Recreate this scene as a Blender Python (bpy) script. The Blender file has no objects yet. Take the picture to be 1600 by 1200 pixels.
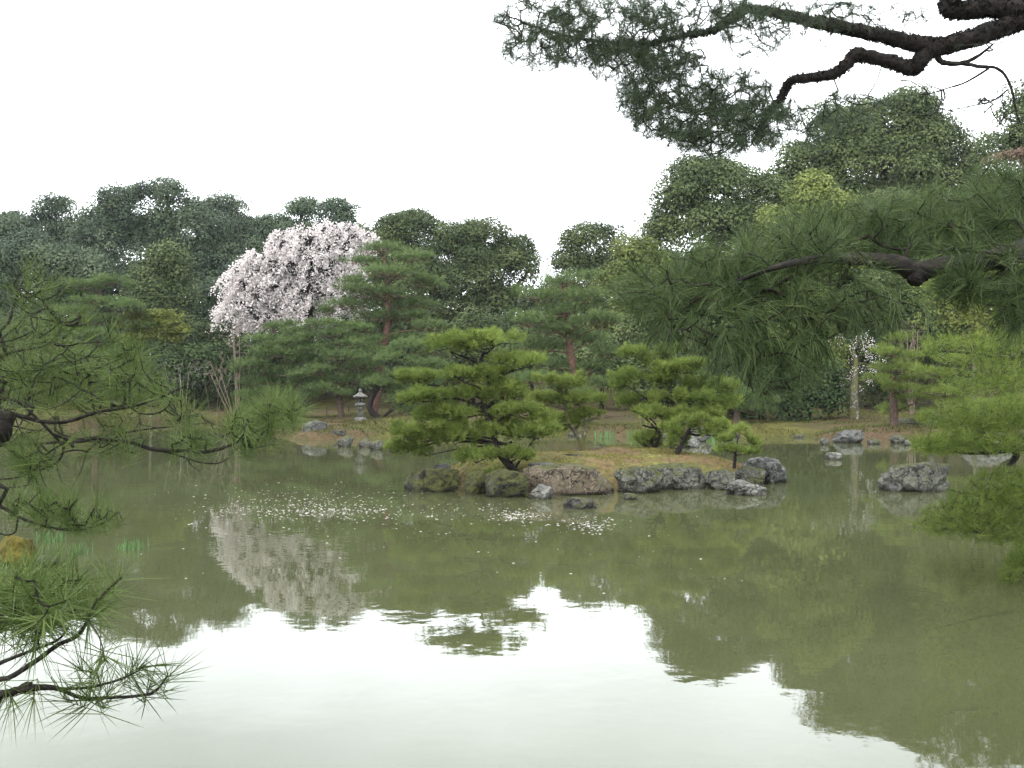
import bpy, math
import numpy as np
from mathutils import Vector, noise as mnoise

# ------------------------------------------------------------------ camera, sky, sun, exposure
S = bpy.context.scene
F, CX, CY, CAMZ = 1540.0, 800.0, 600.0, 2.0          # pixels of the 1600 x 1200 photograph
cam_d = bpy.data.cameras.new('camera'); cam = bpy.data.objects.new('camera', cam_d)
S.collection.objects.link(cam); S.camera = cam
cam.location = (0, 0, CAMZ); cam.rotation_euler = (math.radians(90), 0, 0)
cam_d.sensor_width = 36; cam_d.lens = 36 * F / 1600; cam_d.clip_start = .05; cam_d.clip_end = 1500

SUN_EL, SUN_AZ = 52, 215                               # sun behind thin cloud, behind the viewer's left shoulder
W = bpy.data.worlds.new('World'); S.world = W; W.use_nodes = True
nt = W.node_tree; nt.nodes.clear()
def wn(t, **k):
    n = nt.nodes.new(t)
    for a, b in k.items(): setattr(n, a, b)
    return n
sky = wn('ShaderNodeTexSky', sky_type='NISHITA', sun_disc=False)
sky.sun_elevation = math.radians(SUN_EL); sky.sun_rotation = math.radians(SUN_AZ)
tc = wn('ShaderNodeTexCoord'); sep = wn('ShaderNodeSeparateXYZ')
nt.links.new(tc.outputs['Generated'], sep.inputs[0])
grad = wn('ShaderNodeMapRange'); grad.inputs[1].default_value = 0; grad.inputs[2].default_value = 1
grad.inputs[3].default_value = 12.6; grad.inputs[4].default_value = 13.5
nt.links.new(sep.outputs[2], grad.inputs[0])
mp = wn('ShaderNodeMapping'); mp.inputs['Scale'].default_value = (1, 1, 2.2)
nt.links.new(tc.outputs['Generated'], mp.inputs[0])
nz = wn('ShaderNodeTexNoise'); nz.inputs['Scale'].default_value = 2.3; nz.inputs['Detail'].default_value = 4
nt.links.new(mp.outputs[0], nz.inputs['Vector'])
cr = wn('ShaderNodeMapRange'); cr.inputs[1].default_value = .3; cr.inputs[2].default_value = .7
cr.inputs[3].default_value = .76; cr.inputs[4].default_value = 1.24
nt.links.new(nz.outputs[0], cr.inputs[0])
mul = wn('ShaderNodeMath', operation='MULTIPLY')
nt.links.new(grad.outputs[0], mul.inputs[0]); nt.links.new(cr.outputs[0], mul.inputs[1])
tint = wn('ShaderNodeVectorMath', operation='SCALE'); tint.inputs[0].default_value = (.955, 1.0, 1.015)
nt.links.new(mul.outputs[0], tint.inputs['Scale'])
mix = wn('ShaderNodeMixRGB'); mix.inputs[0].default_value = .88
nt.links.new(sky.outputs[0], mix.inputs[1]); nt.links.new(tint.outputs[0], mix.inputs[2])
bg = wn('ShaderNodeBackground'); bg.inputs[1].default_value = .1
wo = wn('ShaderNodeOutputWorld')
nt.links.new(mix.outputs[0], bg.inputs[0]); nt.links.new(bg.outputs[0], wo.inputs[0])

sd = bpy.data.lights.new('sun', 'SUN'); sd.energy = .9; sd.angle = math.radians(25); sd.color = (1, .95, .86)
sun = bpy.data.objects.new('sun', sd); S.collection.objects.link(sun)
az, el = math.radians(SUN_AZ), math.radians(SUN_EL)    # azimuth from +Y towards +X
sdir = Vector((math.sin(az) * math.cos(el), math.cos(az) * math.cos(el), math.sin(el)))
sun.rotation_euler = sdir.to_track_quat('Z', 'Y').to_euler()

S.view_settings.view_transform = 'Standard'; S.view_settings.look = 'None'
S.view_settings.exposure = 1.85; S.view_settings.gamma = 1; S.view_settings.use_curve_mapping = False
S.cycles.max_bounces = 6; S.cycles.diffuse_bounces = 3; S.cycles.glossy_bounces = 3
S.cycles.transmission_bounces = 3; S.cycles.transparent_max_bounces = 4
S.cycles.use_denoising = True

# ------------------------------------------------------------------ helpers
def P(px, py, d):
    return np.array(((px - CX) / F * d, d, CAMZ - (py - CY) / F * d))
def water_at(px, py):                                  # the point of the water surface that a pixel shows
    d = F * CAMZ / (py - CY)
    return np.array(((px - CX) / F * d, d, 0.0))
def nrm(v): return v / np.maximum(np.linalg.norm(v, axis=-1, keepdims=True), 1e-9)
def RNG(s): return np.random.default_rng(s)

def mesh_np(name, verts, faces, mat=None, parent=None, tint=None, smooth=False, mat_index=None):
    """faces: list of int arrays (n, k); one mesh object"""
    verts = np.asarray(verts, np.float32).reshape(-1, 3)
    me = bpy.data.meshes.new(name)
    faces = [np.asarray(f, np.int32) for f in faces if len(f)]
    me.vertices.add(len(verts)); me.vertices.foreach_set('co', verts.ravel())
    loops = np.concatenate([f.ravel() for f in faces])
    sizes = np.concatenate([np.full(len(f), f.shape[1], np.int32) for f in faces])
    starts = np.concatenate(([0], np.cumsum(sizes)[:-1])).astype(np.int32)
    me.loops.add(len(loops)); me.loops.foreach_set('vertex_index', loops)
    me.polygons.add(len(sizes)); me.polygons.foreach_set('loop_start', starts)
    if smooth: me.polygons.foreach_set('use_smooth', np.ones(len(sizes), bool))
    me.update(calc_edges=True)
    if tint is not None:
        a = me.attributes.new('tint', 'FLOAT', 'FACE'); a.data.foreach_set('value', np.asarray(tint, np.float32))
    o = bpy.data.objects.new(name, me); S.collection.objects.link(o)
    if mat: me.materials.append(mat)
    if parent: o.parent = parent; o.matrix_parent_inverse = parent.matrix_world.inverted()
    return o

def local(o, base):
    """move a mesh's origin to its base point"""
    me = o.data; n = len(me.vertices); c = np.empty(n * 3, np.float32); me.vertices.foreach_get('co', c)
    c = c.reshape(-1, 3) - np.asarray(base, np.float32); me.vertices.foreach_set('co', c.ravel()); o.location = base
    return o

def tag(o, label=None, cat=None, group=None, kind=None):
    if label: o['label'] = label
    if cat: o['category'] = cat
    if group: o['group'] = group
    if kind: o['kind'] = kind
    return o
def thing(name, loc, label, cat, group=None):
    o = bpy.data.objects.new(name, None); S.collection.objects.link(o)
    o.location = Vector(loc); o.empty_display_size = .2
    bpy.context.view_layer.update() if False else None
    o.matrix_world.translation = Vector(loc)
    return tag(o, label, cat, group)

class Geo:
    """collects vertices and faces"""
    def __init__(s): s.v = []; s.f3 = []; s.f4 = []; s.n = 0; s.t3 = []; s.t4 = []
    def add(s, v, f4=None, f3=None, t=.5):
        v = np.asarray(v, float).reshape(-1, 3)
        if f4 is not None and len(f4):
            f4 = np.asarray(f4); s.f4.append(f4 + s.n); s.t4.append(np.broadcast_to(t, (len(f4),)))
        if f3 is not None and len(f3):
            f3 = np.asarray(f3); s.f3.append(f3 + s.n); s.t3.append(np.broadcast_to(t, (len(f3),)))
        s.v.append(v); s.n += len(v)
    def build(s, name, mat, parent=None, smooth=False):
        fs, ts = [], []
        if s.f4: fs.append(np.concatenate(s.f4)); ts.append(np.concatenate(s.t4))
        if s.f3: fs.append(np.concatenate(s.f3)); ts.append(np.concatenate(s.t3))
        return mesh_np(name, np.concatenate(s.v), fs, mat, parent, np.concatenate(ts), smooth)

def spline(pts, n):
    pts = np.asarray(pts, float); m = len(pts)
    if m < 3: 
        t = np.linspace(0, 1, n)[:, None]; return pts[0] * (1 - t) + pts[-1] * t
    q = np.vstack((2 * pts[0] - pts[1], pts, 2 * pts[-1] - pts[-2]))
    u = np.linspace(0, m - 1 - 1e-6, n); i = u.astype(int); t = (u - i)[:, None]
    p0, p1, p2, p3 = q[i], q[i + 1], q[i + 2], q[i + 3]
    return .5 * (2 * p1 + (p2 - p0) * t + (2 * p0 - 5 * p1 + 4 * p2 - p3) * t ** 2 + (3 * p1 - p0 - 3 * p2 + p3) * t ** 3)

def tube(g, pts, radii, sides=6, cap=False, rough=0, rng=None, t=.5):
    pts = np.asarray(pts, float); n = len(pts)
    radii = np.interp(np.linspace(0, 1, n), np.linspace(0, 1, len(radii)), radii)
    tan = nrm(np.gradient(pts, axis=0))
    ref = np.array((0.13, .31, .94)) if abs(tan[0, 2]) < .8 else np.array((.9, .4, .1))
    a = nrm(np.cross(tan, ref)); b = np.cross(tan, a)
    ang = np.arange(sides) * 2 * math.pi / sides
    r = radii[:, None] * np.ones(sides)
    if rough and rng is not None: r = r * (1 + rough * rng.standard_normal((n, sides)))
    v = pts[:, None] + r[..., None] * (a[:, None] * np.cos(ang)[None, :, None] + b[:, None] * np.sin(ang)[None, :, None])
    k = np.arange(n - 1)[:, None] * sides; j = np.arange(sides)[None]; j2 = (j + 1) % sides
    f = np.stack((k + j, k + j2, k + sides + j2, k + sides + j), -1).reshape(-1, 4)
    v = v.reshape(-1, 3)
    f3 = None
    if cap:
        v = np.vstack((v, pts[-1] + tan[-1] * radii[-1] * .25)); c = len(v) - 1
        jj = np.arange(sides); f3 = np.stack((np.full(sides, c), (n - 1) * sides + jj, (n - 1) * sides + (jj + 1) % sides), -1)
    g.add(v, f, f3, t)

def colonize(skel, targets, rng, droop=0., wig=.12, pts=5):
    """join every target to the nearest wood already there; returns (polylines, number of twigs that hang on each)"""
    skel = np.asarray(skel); targets = np.asarray(targets)
    d = np.min(np.linalg.norm(targets[:, None] - skel[None], axis=2), axis=1)
    order = np.argsort(d)
    cap = len(skel) + len(targets) * pts
    nodes = np.empty((cap, 3)); nodes[:len(skel)] = skel; own = np.full(cap, -1); n = len(skel)
    lines, par = [], []
    for ti in order:
        tgt = targets[ti]
        dd = np.linalg.norm(nodes[:n] - tgt, axis=1); i = int(np.argmin(dd)); L = dd[i]; p = nodes[i]
        u = np.linspace(0, 1, pts)[:, None]
        arc = np.sin(u * math.pi) * (rng.standard_normal(3) * wig * L + np.array((0, 0, droop * L)))
        ln = p * (1 - u) + tgt * u + arc
        lines.append(ln); par.append(own[i])
        nodes[n:n + pts - 1] = ln[1:]; own[n:n + pts - 1] = len(lines) - 1; n += pts - 1
    cnt = np.ones(len(lines))
    for k in range(len(lines) - 1, -1, -1):
        if par[k] >= 0: cnt[par[k]] += cnt[k]
    return lines, cnt

def needle_geo(g, pos, dr, k, L, w, rng, spread=(.25, 1.1), shoot=.06, droop=.15, seg=1, tint=None, up=0.):
    """k thin needles round every shoot end"""
    N = len(pos)
    if not N: return
    if tint is None: tint = rng.random(N)
    dr = nrm(dr)
    pos = np.repeat(pos, k, 0); dr = np.repeat(dr, k, 0); tt = np.repeat(tint, k); M = N * k
    t = rng.random(M); o = pos - dr * (t * shoot)[:, None]
    th = spread[0] + (spread[1] - spread[0]) * (.45 * t + .55 * rng.random(M))
    ph = rng.random(M) * 2 * math.pi
    a = nrm(np.cross(dr, nrm(rng.standard_normal(3))[None] + 1e-4)); b = np.cross(dr, a)
    d = dr * np.cos(th)[:, None] + (a * np.cos(ph)[:, None] + b * np.sin(ph)[:, None]) * np.sin(th)[:, None]
    d[:, 2] += up - droop * .5; d = nrm(d)
    ln = L * (.65 + .4 * rng.random(M))
    side = nrm(np.cross(d, rng.standard_normal((M, 3)))) * (w / 2)
    tc_ = np.clip(tt * .7 + .3 * rng.random(M), 0, 1)
    if seg == 1:
        tip = o + d * ln[:, None]
        v = np.stack((o - side, o + side, tip), 1).reshape(-1, 3)
        g.add(v, None, np.arange(M * 3).reshape(-1, 3), tc_)
    else:
        mid = o + d * (ln * .55)[:, None]
        d2 = d.copy(); d2[:, 2] -= droop; d2 = nrm(d2); tip = mid + d2 * (ln * .45)[:, None]
        v = np.stack((o - side, o + side, mid + side * .85, mid - side * .85, tip), 1).reshape(-1, 3)
        i = np.arange(M)[:, None] * 5
        g.add(v, i + np.array((0, 1, 2, 3))[None], i + np.array((3, 2, 4))[None], tc_)
        return

def leaf_quads(g, c, nrml, size, rng, tint, aspect=.55):
    """diamond leaves"""
    M = len(c)
    nrml = nrm(nrml)
    a = nrm(np.cross(nrml, rng.standard_normal((M, 3)))); b = np.cross(nrml, a)
    s = (size * (.6 + .8 * rng.random(M)))[:, None]
    v = np.stack((c - a * s * .5, c + b * s * .5 * aspect - nrml * s * .08, c + a * s * .5, c - b * s * .5 * aspect - nrml * s * .08), 1)
    g.add(v.reshape(-1, 3), np.arange(M * 4).reshape(-1, 4), None, tint)

def leaf_tris(g, c, nrml, size, rng, tint):
    M = len(c); nrml = nrm(nrml)
    a = nrm(np.cross(nrml, rng.standard_normal((M, 3)))); b = np.cross(nrml, a)
    s = (np.broadcast_to(size, (M,)) * (.7 + .6 * rng.random(M)))[:, None]
    v = np.stack((c + a * s * .58, c - a * s * .3 + b * s * .36, c - a * s * .3 - b * s * .36), 1)
    g.add(v.reshape(-1, 3), None, np.arange(M * 3).reshape(-1, 3), tint)

def sphere_pts(n, rng): return nrm(rng.standard_normal((n, 3)))

# ------------------------------------------------------------------ materials
def mat(name):
    m = bpy.data.materials.new(name); m.use_nodes = True
    t = m.node_tree; b = t.nodes['Principled BSDF']; return m, t, b
def N(t, typ, **k):
    n = t.nodes.new(typ)
    for a, b in k.items():
        if a.startswith('i_'): n.inputs[a[2:].replace('_', ' ')].default_value = b
        else: setattr(n, a, b)
    return n
def ramp(t, fac, stops):
    r = N(t, 'ShaderNodeValToRGB'); e = r.color_ramp.elements
    while len(e) < len(stops): e.new(.5)
    for x, (p, c) in zip(e, stops): x.position = p; x.color = (*c, 1)
    t.links.new(fac, r.inputs[0]); return r.outputs[0]
def mixc(t, fac, a, b, typ='MIX'):
    m = N(t, 'ShaderNodeMixRGB', blend_type=typ)
    for s, v in ((0, fac), (1, a), (2, b)):
        if hasattr(v, 'links') or hasattr(v, 'is_output'): t.links.new(v, m.inputs[s])
        else: m.inputs[s].default_value = v if s == 0 else (*v, 1)
    return m.outputs[0]
def nse(t, scale, detail=4, rough=.55, co=None):
    n = N(t, 'ShaderNodeTexNoise'); n.inputs['Scale'].default_value = scale
    n.inputs['Detail'].default_value = detail; n.inputs['Roughness'].default_value = rough
    if co is not None: t.links.new(co, n.inputs['Vector'])
    return n.outputs[0]

def leaf_mat(name, lo, hi, transl=.28, rough=.65, spec=.10):
    """leaf colour that runs from lo to hi from leaf to leaf and clump to clump"""
    m, t, b = mat(name)
    at = N(t, 'ShaderNodeAttribute', attribute_name='tint')
    oi = N(t, 'ShaderNodeObjectInfo')
    col = ramp(t, at.outputs['Fac'], [(0, lo), (1, hi)])
    hs = N(t, 'ShaderNodeHueSaturation')
    mr = N(t, 'ShaderNodeMapRange'); mr.inputs[3].default_value = .85; mr.inputs[4].default_value = 1.15
    t.links.new(oi.outputs['Random'], mr.inputs[0]); t.links.new(mr.outputs[0], hs.inputs['Value'])
    t.links.new(col, hs.inputs['Color'])
    t.links.new(hs.outputs[0], b.inputs['Base Color'])
    b.inputs['Roughness'].default_value = rough; b.inputs['Specular IOR Level'].default_value = spec
    tr = N(t, 'ShaderNodeBsdfTranslucent'); t.links.new(hs.outputs[0], tr.inputs[0])
    ms = N(t, 'ShaderNodeMixShader'); ms.inputs[0].default_value = transl
    t.links.new(b.outputs[0], ms.inputs[1]); t.links.new(tr.outputs[0], ms.inputs[2])
    t.links.new(ms.outputs[0], t.nodes['Material Output'].inputs[0])
    return m

def bark_mat(name, a, b_, c, scale=14, moss=None):
    m, t, b = mat(name)
    co = N(t, 'ShaderNodeTexCoord').outputs['Object']
    n1 = nse(t, scale, 5, .6, co); n2 = nse(t, scale * .3, 3, .5, co)
    col = ramp(t, n1, [(.3, a), (.52, b_), (.72, c)])
    if moss: col = mixc(t, ramp(t, n2, [(.48, (0, 0, 0)), (.6, (1, 1, 1))]), col, moss)
    t.links.new(col, b.inputs['Base Color']); b.inputs['Roughness'].default_value = .9
    b.inputs['Specular IOR Level'].default_value = .2
    bp = N(t, 'ShaderNodeBump'); bp.inputs['Strength'].default_value = .8; bp.inputs['Distance'].default_value = .02
    t.links.new(n1, bp.inputs['Height']); t.links.new(bp.outputs[0], b.inputs['Normal'])
    return m

def rock_mat(name, dark, mid, pale, moss_amt=.0, lichen=.5, moss=(.045, .048, .012)):
    m, t, b = mat(name)
    co = N(t, 'ShaderNodeTexCoord').outputs['Object']
    n1 = nse(t, 3.2, 6, .65, co); n2 = nse(t, 17, 5, .7, co); n3 = nse(t, 1.3, 3, .5, co)
    col = ramp(t, n1, [(.33, dark), (.5, mid), (.68, pale)])
    v = N(t, 'ShaderNodeTexNoise'); v.inputs['Scale'].default_value = 30; v.inputs['Detail'].default_value = 3
    t.links.new(co, v.inputs['Vector'])
    sp = ramp(t, n2, [(.34, (.5, .5, .5)), (.5, (.95, .95, .95)), (.68, (1.3, 1.3, 1.26))])
    col = mixc(t, 1., col, sp, 'MULTIPLY')
    vc = N(t, 'ShaderNodeTexVoronoi', feature='DISTANCE_TO_EDGE'); vc.inputs['Scale'].default_value = 2.6
    wv = N(t, 'ShaderNodeTexNoise'); wv.inputs['Scale'].default_value = 4; wv.inputs['Detail'].default_value = 4; t.links.new(co, wv.inputs['Vector'])
    wa = N(t, 'ShaderNodeVectorMath', operation='MULTIPLY_ADD'); wa.inputs[1].default_value = (.55, .55, .55)
    t.links.new(wv.outputs['Color'], wa.inputs[0]); t.links.new(co, wa.inputs[2]); t.links.new(wa.outputs[0], vc.inputs['Vector'])
    crack = ramp(t, vc.outputs['Distance'], [(0, (.25, .24, .22)), (.035, (1, 1, 1))])
    col = mixc(t, 1., col, crack, 'MULTIPLY')
    if lichen:
        lf = N(t, 'ShaderNodeMath', operation='MULTIPLY'); lf.inputs[1].default_value = lichen
        t.links.new(ramp(t, v.outputs[0], [(.56, (0, 0, 0)), (.63, (1, 1, 1))]), lf.inputs[0])
        col = mixc(t, lf.outputs[0], col, (.24, .25, .21))
    if moss_amt:
        g = N(t, 'ShaderNodeNewGeometry'); s = N(t, 'ShaderNodeSeparateXYZ'); t.links.new(g.outputs['Normal'], s.inputs[0])
        ad = N(t, 'ShaderNodeMath', operation='MULTIPLY_ADD'); ad.inputs[1].default_value = .35; 
        t.links.new(s.outputs[2], ad.inputs[0]); t.links.new(n3, ad.inputs[2])
        lo = 1.0 - moss_amt * .8
        mf = ramp(t, ad.outputs[0], [(lo - .2, (0, 0, 0)), (lo - .08, (1, 1, 1))])
        mc = ramp(t, n2, [(.3, tuple(x * .5 for x in moss)), (.7, tuple(x * 1.5 for x in moss))])
        col = mixc(t, mf, col, mc)
    gp = N(t, 'ShaderNodeNewGeometry'); sz = N(t, 'ShaderNodeSeparateXYZ'); t.links.new(gp.outputs['Position'], sz.inputs[0])
    wz = N(t, 'ShaderNodeMath', operation='MULTIPLY_ADD'); wz.inputs[1].default_value = .12; t.links.new(n1, wz.inputs[0]); t.links.new(sz.outputs[2], wz.inputs[2])
    col = mixc(t, 1., col, ramp(t, wz.outputs[0], [(.085, (.38, .36, .32)), (.15, (1, 1, 1))]), 'MULTIPLY')   # wet, slimy band at the waterline
    t.links.new(col, b.inputs['Base Color']); b.inputs['Roughness'].default_value = .85
    b.inputs['Specular IOR Level'].default_value = .25
    bp = N(t, 'ShaderNodeBump'); bp.inputs['Strength'].default_value = 1; bp.inputs['Distance'].default_value = .06
    a0 = N(t, 'ShaderNodeMath', operation='ADD'); t.links.new(n1, a0.inputs[0]); t.links.new(n2, a0.inputs[1])
    ad2 = N(t, 'ShaderNodeMath', operation='ADD'); t.links.new(a0.outputs[0], ad2.inputs[0]); t.links.new(crack, ad2.inputs[1])
    t.links.new(ad2.outputs[0], bp.inputs['Height']); t.links.new(bp.outputs[0], b.inputs['Normal'])
    return m

def ground_mat(name, stops, scale=.5):
    m, t, b = mat(name)
    co = N(t, 'ShaderNodeTexCoord').outputs['Object']
    n1 = nse(t, scale, 7, .62, co); n2 = nse(t, 9, 5, .7, co); n3 = nse(t, 45, 3, .6, co)
    col = ramp(t, n1, stops)
    col = mixc(t, 1., col, ramp(t, n2, [(.3, (.5, .5, .5)), (.7, (1.45, 1.4, 1.3))]), 'MULTIPLY')
    col = mixc(t, .8, col, ramp(t, n3, [(.3, (.6, .6, .6)), (.7, (1.4, 1.4, 1.4))]), 'MULTIPLY')
    t.links.new(col, b.inputs['Base Color']); b.inputs['Roughness'].default_value = .95
    b.inputs['Specular IOR Level'].default_value = .1
    bp = N(t, 'ShaderNodeBump'); bp.inputs['Strength'].default_value = .7; bp.inputs['Distance'].default_value = .04
    t.links.new(n2, bp.inputs['Height']); t.links.new(bp.outputs[0], b.inputs['Normal'])
    return m

M = {}
M['wood_far'] = leaf_mat('evergreen_leaf_blue', (.022, .037, .024), (.078, .102, .057), .14)
M['wood_mid'] = leaf_mat('evergreen_leaf', (.022, .036, .013), (.090, .112, .042), .14)
M['wood_light'] = leaf_mat('yellowish_leaf', (.048, .066, .016), (.140, .165, .046), .22)
M['wood_dark'] = leaf_mat('dark_shrub_leaf', (.010, .020, .007), (.040, .062, .020), .1)
M['maple'] = leaf_mat('young_maple_leaf', (.075, .092, .020), (.150, .168, .045), .4)
M['russet'] = leaf_mat('russet_leaf', (.085, .055, .035), (.17, .12, .085), .3)
M['pine_far'] = leaf_mat('pine_needle_far', (.034, .060, .022), (.122, .166, .058), .28, .6)
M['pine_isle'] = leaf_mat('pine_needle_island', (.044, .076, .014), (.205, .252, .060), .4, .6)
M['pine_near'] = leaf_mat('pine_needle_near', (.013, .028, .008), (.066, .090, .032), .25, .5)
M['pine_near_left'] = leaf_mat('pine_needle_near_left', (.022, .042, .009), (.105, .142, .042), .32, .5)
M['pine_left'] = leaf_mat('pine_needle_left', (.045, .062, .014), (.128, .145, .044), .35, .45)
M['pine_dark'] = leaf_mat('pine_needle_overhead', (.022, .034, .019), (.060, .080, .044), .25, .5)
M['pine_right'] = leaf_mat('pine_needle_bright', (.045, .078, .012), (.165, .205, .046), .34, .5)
M['blossom'] = leaf_mat('cherry_blossom', (.44, .395, .39), (.72, .67, .66), .35, .7, .1)
M['iris'] = leaf_mat('iris_blade', (.05, .10, .035), (.10, .175, .065), .3, .5)
M['bark'] = bark_mat('pine_bark', (.020, .013, .010), (.060, .040, .030), (.11, .075, .055), 16)
M['bark_red'] = bark_mat('red_pine_bark', (.035, .020, .014), (.085, .045, .033), (.13, .07, .05), 8)
M['bark_black'] = bark_mat('dark_pine_bark', (.004, .0033, .003), (.010, .008, .0068), (.024, .019, .016), 26)  # darkened below bark's own tone; shade on the near limbs is put into the colour
M['bark_grey'] = bark_mat('grey_bark', (.05, .045, .04), (.11, .10, .085), (.2, .185, .16), 7)
M['bark_moss'] = bark_mat('lichened_bark', (.025, .022, .018), (.06, .055, .04), (.26, .25, .21), 9, (.06, .06, .02))
M['twig_pale'] = bark_mat('pale_twig', (.14, .12, .10), (.22, .20, .17), (.30, .28, .25), 6)
M['twig_brown'] = bark_mat('brown_twig', (.08, .06, .05), (.14, .105, .085), (.2, .16, .13), 6)
M['rock_grey'] = rock_mat('grey_rock', (.026, .026, .026), (.075, .075, .072), (.14, .138, .128), 0, .25)
M['rock_lichen'] = rock_mat('lichen_rock', (.030, .029, .024), (.080, .079, .066), (.145, .144, .122), .18, .32)
M['rock_brown'] = rock_mat('brown_rock', (.034, .026, .018), (.088, .068, .046), (.145, .112, .082), .12, .3)
M['rock_moss'] = rock_mat('mossy_rock', (.018, .018, .012), (.045, .046, .028), (.09, .095, .065), .42, .2, (.040, .042, .010))
M['rock_dark'] = rock_mat('dark_wet_rock', (.014, .013, .012), (.040, .037, .035), (.09, .085, .08), .12, .25)
M['rock_pale'] = rock_mat('pale_rock', (.042, .041, .037), (.115, .112, .102), (.22, .215, .20), 0, .3)
M['lantern'] = rock_mat('lantern_granite', (.045, .043, .038), (.105, .10, .092), (.165, .16, .148), 0, .35)
M['bank'] = ground_mat('mossy_bank', [(.30, (.030, .021, .012)), (.42, (.058, .040, .024)), (.52, (.036, .036, .012)), (.62, (.060, .058, .016)), (.74, (.042, .030, .017))], .33)
M['isle'] = ground_mat('mossy_island', [(.30, (.050, .034, .019)), (.42, (.090, .064, .034)), (.50, (.072, .068, .024)), (.60, (.110, .106, .032)), (.74, (.068, .047, .025))], .8)
M['moss_mound'] = ground_mat('golden_moss', [(.3, (.028, .022, .006)), (.5, (.060, .053, .012)), (.7, (.088, .080, .020))], 6)
M['litter'] = leaf_mat('dry_needle', (.09, .055, .028), (.20, .13, .07), .1, .8, .1)
M['moss_tuft'] = leaf_mat('moss_tuft', (.075, .080, .016), (.165, .165, .038), .25, .8, .1)
M['bank_grass'] = leaf_mat('bank_grass', (.022, .028, .007), (.068, .070, .018), .25, .8, .1)
M['post'] = bark_mat('fence_post', (.02, .016, .012), (.04, .032, .025), (.07, .06, .05), 20)

# ------------------------------------------------------------------ terrain and water
shore = [water_at(*p)[:2] for p in [(-300, 667), (-100, 668), (60, 668), (200, 664), (300, 661), (370, 658.5), (425, 668), (445, 684), (480, 687),
         (540, 687), (600, 685), (700, 681), (850, 679), (940, 682), (1000, 684), (1100, 682), (1200, 681), (1260, 682), (1320, 689),
         (1420, 692), (1470, 693), (1560, 689), (1700, 690)]]
shore += [np.array(p, float) for p in [(23, 30), (17, 19), (10, 12.4), (6.9, 8.8), (4.4, 6.6), (3.1, 4.8), (2.3, 3.0), (1.5, 2.0), (0, 1.6), (-1.2, 1.9),
          (-1.95, 3.2), (-3.5, 5.6), (-5.9, 9.2), (-6.3, 11.5), (-9, 14), (-17, 22)]]
poly = np.array(shore)
def pond_sd(x, y):
    """metres outside (+) or inside (-) the pond's outline"""
    p = np.stack((np.asarray(x, float).ravel(), np.asarray(y, float).ravel()), 1)
    best = np.full(len(p), 1e9); inside = np.zeros(len(p), bool)
    for i in range(len(poly)):
        a, b = poly[i], poly[(i + 1) % len(poly)]; ab = b - a
        t = np.clip(((p - a) @ ab) / (ab @ ab), 0, 1)
        best = np.minimum(best, np.linalg.norm(p - (a + t[:, None] * ab), axis=1))
        c = (a[1] > p[:, 1]) != (b[1] > p[:, 1])
        with np.errstate(divide='ignore', invalid='ignore'):
            xi = a[0] + (p[:, 1] - a[1]) * ab[0] / (ab[1] if ab[1] else 1e-9)
        inside ^= c & (p[:, 0] < xi)
    return np.where(inside, -best, best).reshape(np.shape(x))
def wob(x, y):
    return .05 * np.sin(x * 1.3 + 1.7 * np.sin(y * .7)) * np.cos(y * 1.1 + np.sin(x * .6)) + .03 * np.sin(x * 3.7 + y * 2.9)
def land(x, y):
    x = np.asarray(x, float); y = np.asarray(y, float)
    s = pond_sd(x, y) + .35 * np.sin(x * 1.9) * np.sin(y * 1.7) + .15 * np.sin(x * 5.1 + y * 4.3)
    o = np.maximum(s, 0); i = np.maximum(-s, 0)
    z = .24 * (1 - np.exp(-o / .3)) + .4 * (1 - np.exp(-o / 6)) + .012 * o - .9 * (1 - np.exp(-i / .7))
    z = z + 9.5 * (1 - np.exp(-np.maximum(y - 57, 0) / 30))
    z = z + wob(x, y) * np.clip(o / 1.5, 0, 1)
    return z
def gz(x, y): return float(land(np.array([x]), np.array([y]))[0])

xs = np.concatenate((np.linspace(-130, -42, 24), np.linspace(-40, 40, 200), np.linspace(42, 130, 24)))
ys = np.concatenate((np.linspace(-18, 0, 12), np.linspace(.4, 60, 170), np.linspace(61.5, 150, 40)))
X, Y = np.meshgrid(xs, ys); Z = land(X, Y)
nx, ny = len(xs), len(ys)
idx = np.arange(nx * ny).reshape(ny, nx)
fq = np.stack((idx[:-1, :-1], idx[:-1, 1:], idx[1:, 1:], idx[1:, :-1]), -1).reshape(-1, 4)
o = mesh_np('ground', np.stack((X, Y, Z), -1).reshape(-1, 3), [fq], M['bank'], smooth=True)
tag(o, 'mossy brown bank round the pond', kind='structure')

m, t, b = mat('pond_water')
co = N(t, 'ShaderNodeTexCoord').outputs['Object']
t.links.new(ramp(t, nse(t, .16, 4, .6, co), [(.35, (.037, .041, .019)), (.65, (.049, .053, .025))]), b.inputs['Base Color'])
b.inputs['Roughness'].default_value = .02; b.inputs['IOR'].default_value = 1.33
n1 = nse(t, 2.6, 2, .5, co); n2 = nse(t, 9., 2, .5, co); n3 = nse(t, .22, 3, .5, co)
pm = ramp(t, n3, [(.40, (.22, .22, .22)), (.64, (1.5, 1.5, 1.5))])
h = N(t, 'ShaderNodeMath', operation='MULTIPLY_ADD'); h.inputs[1].default_value = .22
t.links.new(n2, h.inputs[0]); t.links.new(n1, h.inputs[2])
h2 = N(t, 'ShaderNodeMath', operation='MULTIPLY'); t.links.new(h.outputs[0], h2.inputs[0]); t.links.new(pm, h2.inputs[1])
bp = N(t, 'ShaderNodeBump'); bp.inputs['Strength'].default_value = 1; bp.inputs['Distance'].default_value = .0019
t.links.new(h2.outputs[0], bp.inputs['Height']); t.links.new(bp.outputs[0], b.inputs['Normal'])
M['water'] = m
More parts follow.
